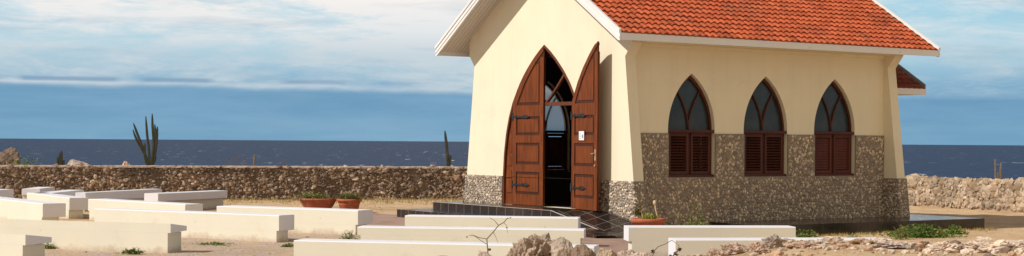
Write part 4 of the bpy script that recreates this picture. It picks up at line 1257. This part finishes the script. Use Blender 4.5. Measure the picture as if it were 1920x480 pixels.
# low slate-blue cloud bank with a bright rim on its top
edge = math_(nt, 'ADD', math_(nt, 'MULTIPLY', az, -.007), .0315)
bank = math_(nt, 'SUBTRACT', edge, math_(nt, 'ADD', el, math_(nt, 'MULTIPLY', math_(nt, 'SUBTRACT', sn((11, 20, 1), 4, .55, (2, 8, 0)), .5), .006)))
rim = math_(nt, 'ADD', bank, .0022)
rimm = math_(nt, 'MULTIPLY', ramp(nt, math_(nt, 'MULTIPLY_ADD', rim, 100, .5), [(.22, 0), (.48, .75), (.58, .75), (.75, 0)]), ramp(nt, math_(nt, 'MULTIPLY_ADD', az, 1.25, .5), [(.0, 1), (.35, .9), (.5, .15), (.6, 0)]))
rimm = math_(nt, 'MULTIPLY', rimm, ramp(nt, sn((14, 60, 1), 6, .65, (2, 9, 0)), [(.36, .25), (.56, 1)]))
skyc = mixc(nt, rimm, skyc, lin((206, 216, 223)))
# thin dark strips over the rim
stn = sn((6, 10, 1), 3, .5, (.6, 4, 0))
strip = math_(nt, 'ABSOLUTE', math_(nt, 'SUBTRACT', math_(nt, 'ADD', el, math_(nt, 'MULTIPLY', stn, .0012)), .0385))
sm = math_(nt, 'MULTIPLY', ramp(nt, math_(nt, 'MULTIPLY', strip, 100), [(.06, .8), (.20, 0)]), ramp(nt, sn((16, 4, 1), 2, .5, (.9, 4, 0)), [(.46, 1), (.52, 0)]))
sm = math_(nt, 'MULTIPLY', sm, ramp(nt, math_(nt, 'MULTIPLY_ADD', az, 1.25, .5), [(.3, 1), (.45, 0)]))
skyc = mixc(nt, sm, skyc, lin((128, 160, 188)))
bm_ = ramp(nt, math_(nt, 'MULTIPLY_ADD', bank, 60, .5), [(.36, 0), (.60, 1)])
bn = sn((8, 60, 1), 6, .6, (4, 4, 0))
bc = ramp(nt, bn, [(.35, lin((104, 150, 184))), (.68, lin((136, 176, 203)))])
bfade = ramp(nt, math_(nt, 'MULTIPLY', el, 25), [(0, lin((118, 165, 194))), (.5, lin((110, 157, 192)))])
bc = mixc(nt, .5, bc, bfade)
skyc = mixc(nt, math_(nt, 'MULTIPLY', bm_, .93), skyc, bc)
# scale to sit with the physical sky, then hand over to it higher up
sv = nt.nodes.new('ShaderNodeVectorMath'); sv.operation = 'SCALE'; sv.inputs['Scale'].default_value = 1/STR
nt.links.new(skyc, sv.inputs[0])
hi = ramp(nt, el, [(.14, 0), (.40, 1)])
# warm fill glow added behind the camera to lift the shaded side wall
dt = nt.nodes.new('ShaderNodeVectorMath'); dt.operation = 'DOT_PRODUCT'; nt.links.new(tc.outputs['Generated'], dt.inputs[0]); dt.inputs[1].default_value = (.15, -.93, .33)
sky_fill = ramp(nt, math_(nt, 'ADD', dt.outputs['Value'], math_(nt, 'MULTIPLY', math_(nt, 'SUBTRACT', sn((2, 5, 1), 5, .6), .5), .35)), [(.55, 0), (.85, 1)])
hicl = mixc(nt, ramp(nt, sn((3, 9, 1), 6, .6), [(.3, .45), (.7, .8)]), sky.outputs[0], (2.6, 2.4, 2.3))
nt.links.new(mixc(nt, sky_fill, mixc(nt, hi, sv.outputs[0], hicl), (7.6, 6.5, 4.9)), bg.inputs[0])
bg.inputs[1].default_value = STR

cam = bpy.data.cameras.new('camera'); co = bpy.data.objects.new('camera', cam); col.objects.link(co)
cam.lens = F/1920*36; cam.sensor_width = 36; cam.clip_end = 200000; cam.clip_start = .1
cam.shift_y = (hor(960)-240)/1920
co.location = (0, 0, H)
co.rotation_euler = (Matrix.Rotation(R(90), 3, 'X') @ Matrix.Rotation(math.atan(.00677), 3, 'Z')).to_euler()
sc.camera = co
sc.view_settings.view_transform = 'Standard'; sc.view_settings.look = 'None'
sc.view_settings.exposure = 0; sc.view_settings.gamma = 1; sc.view_settings.use_curve_mapping = False
sc.render.resolution_x = 1024; sc.render.resolution_y = 256
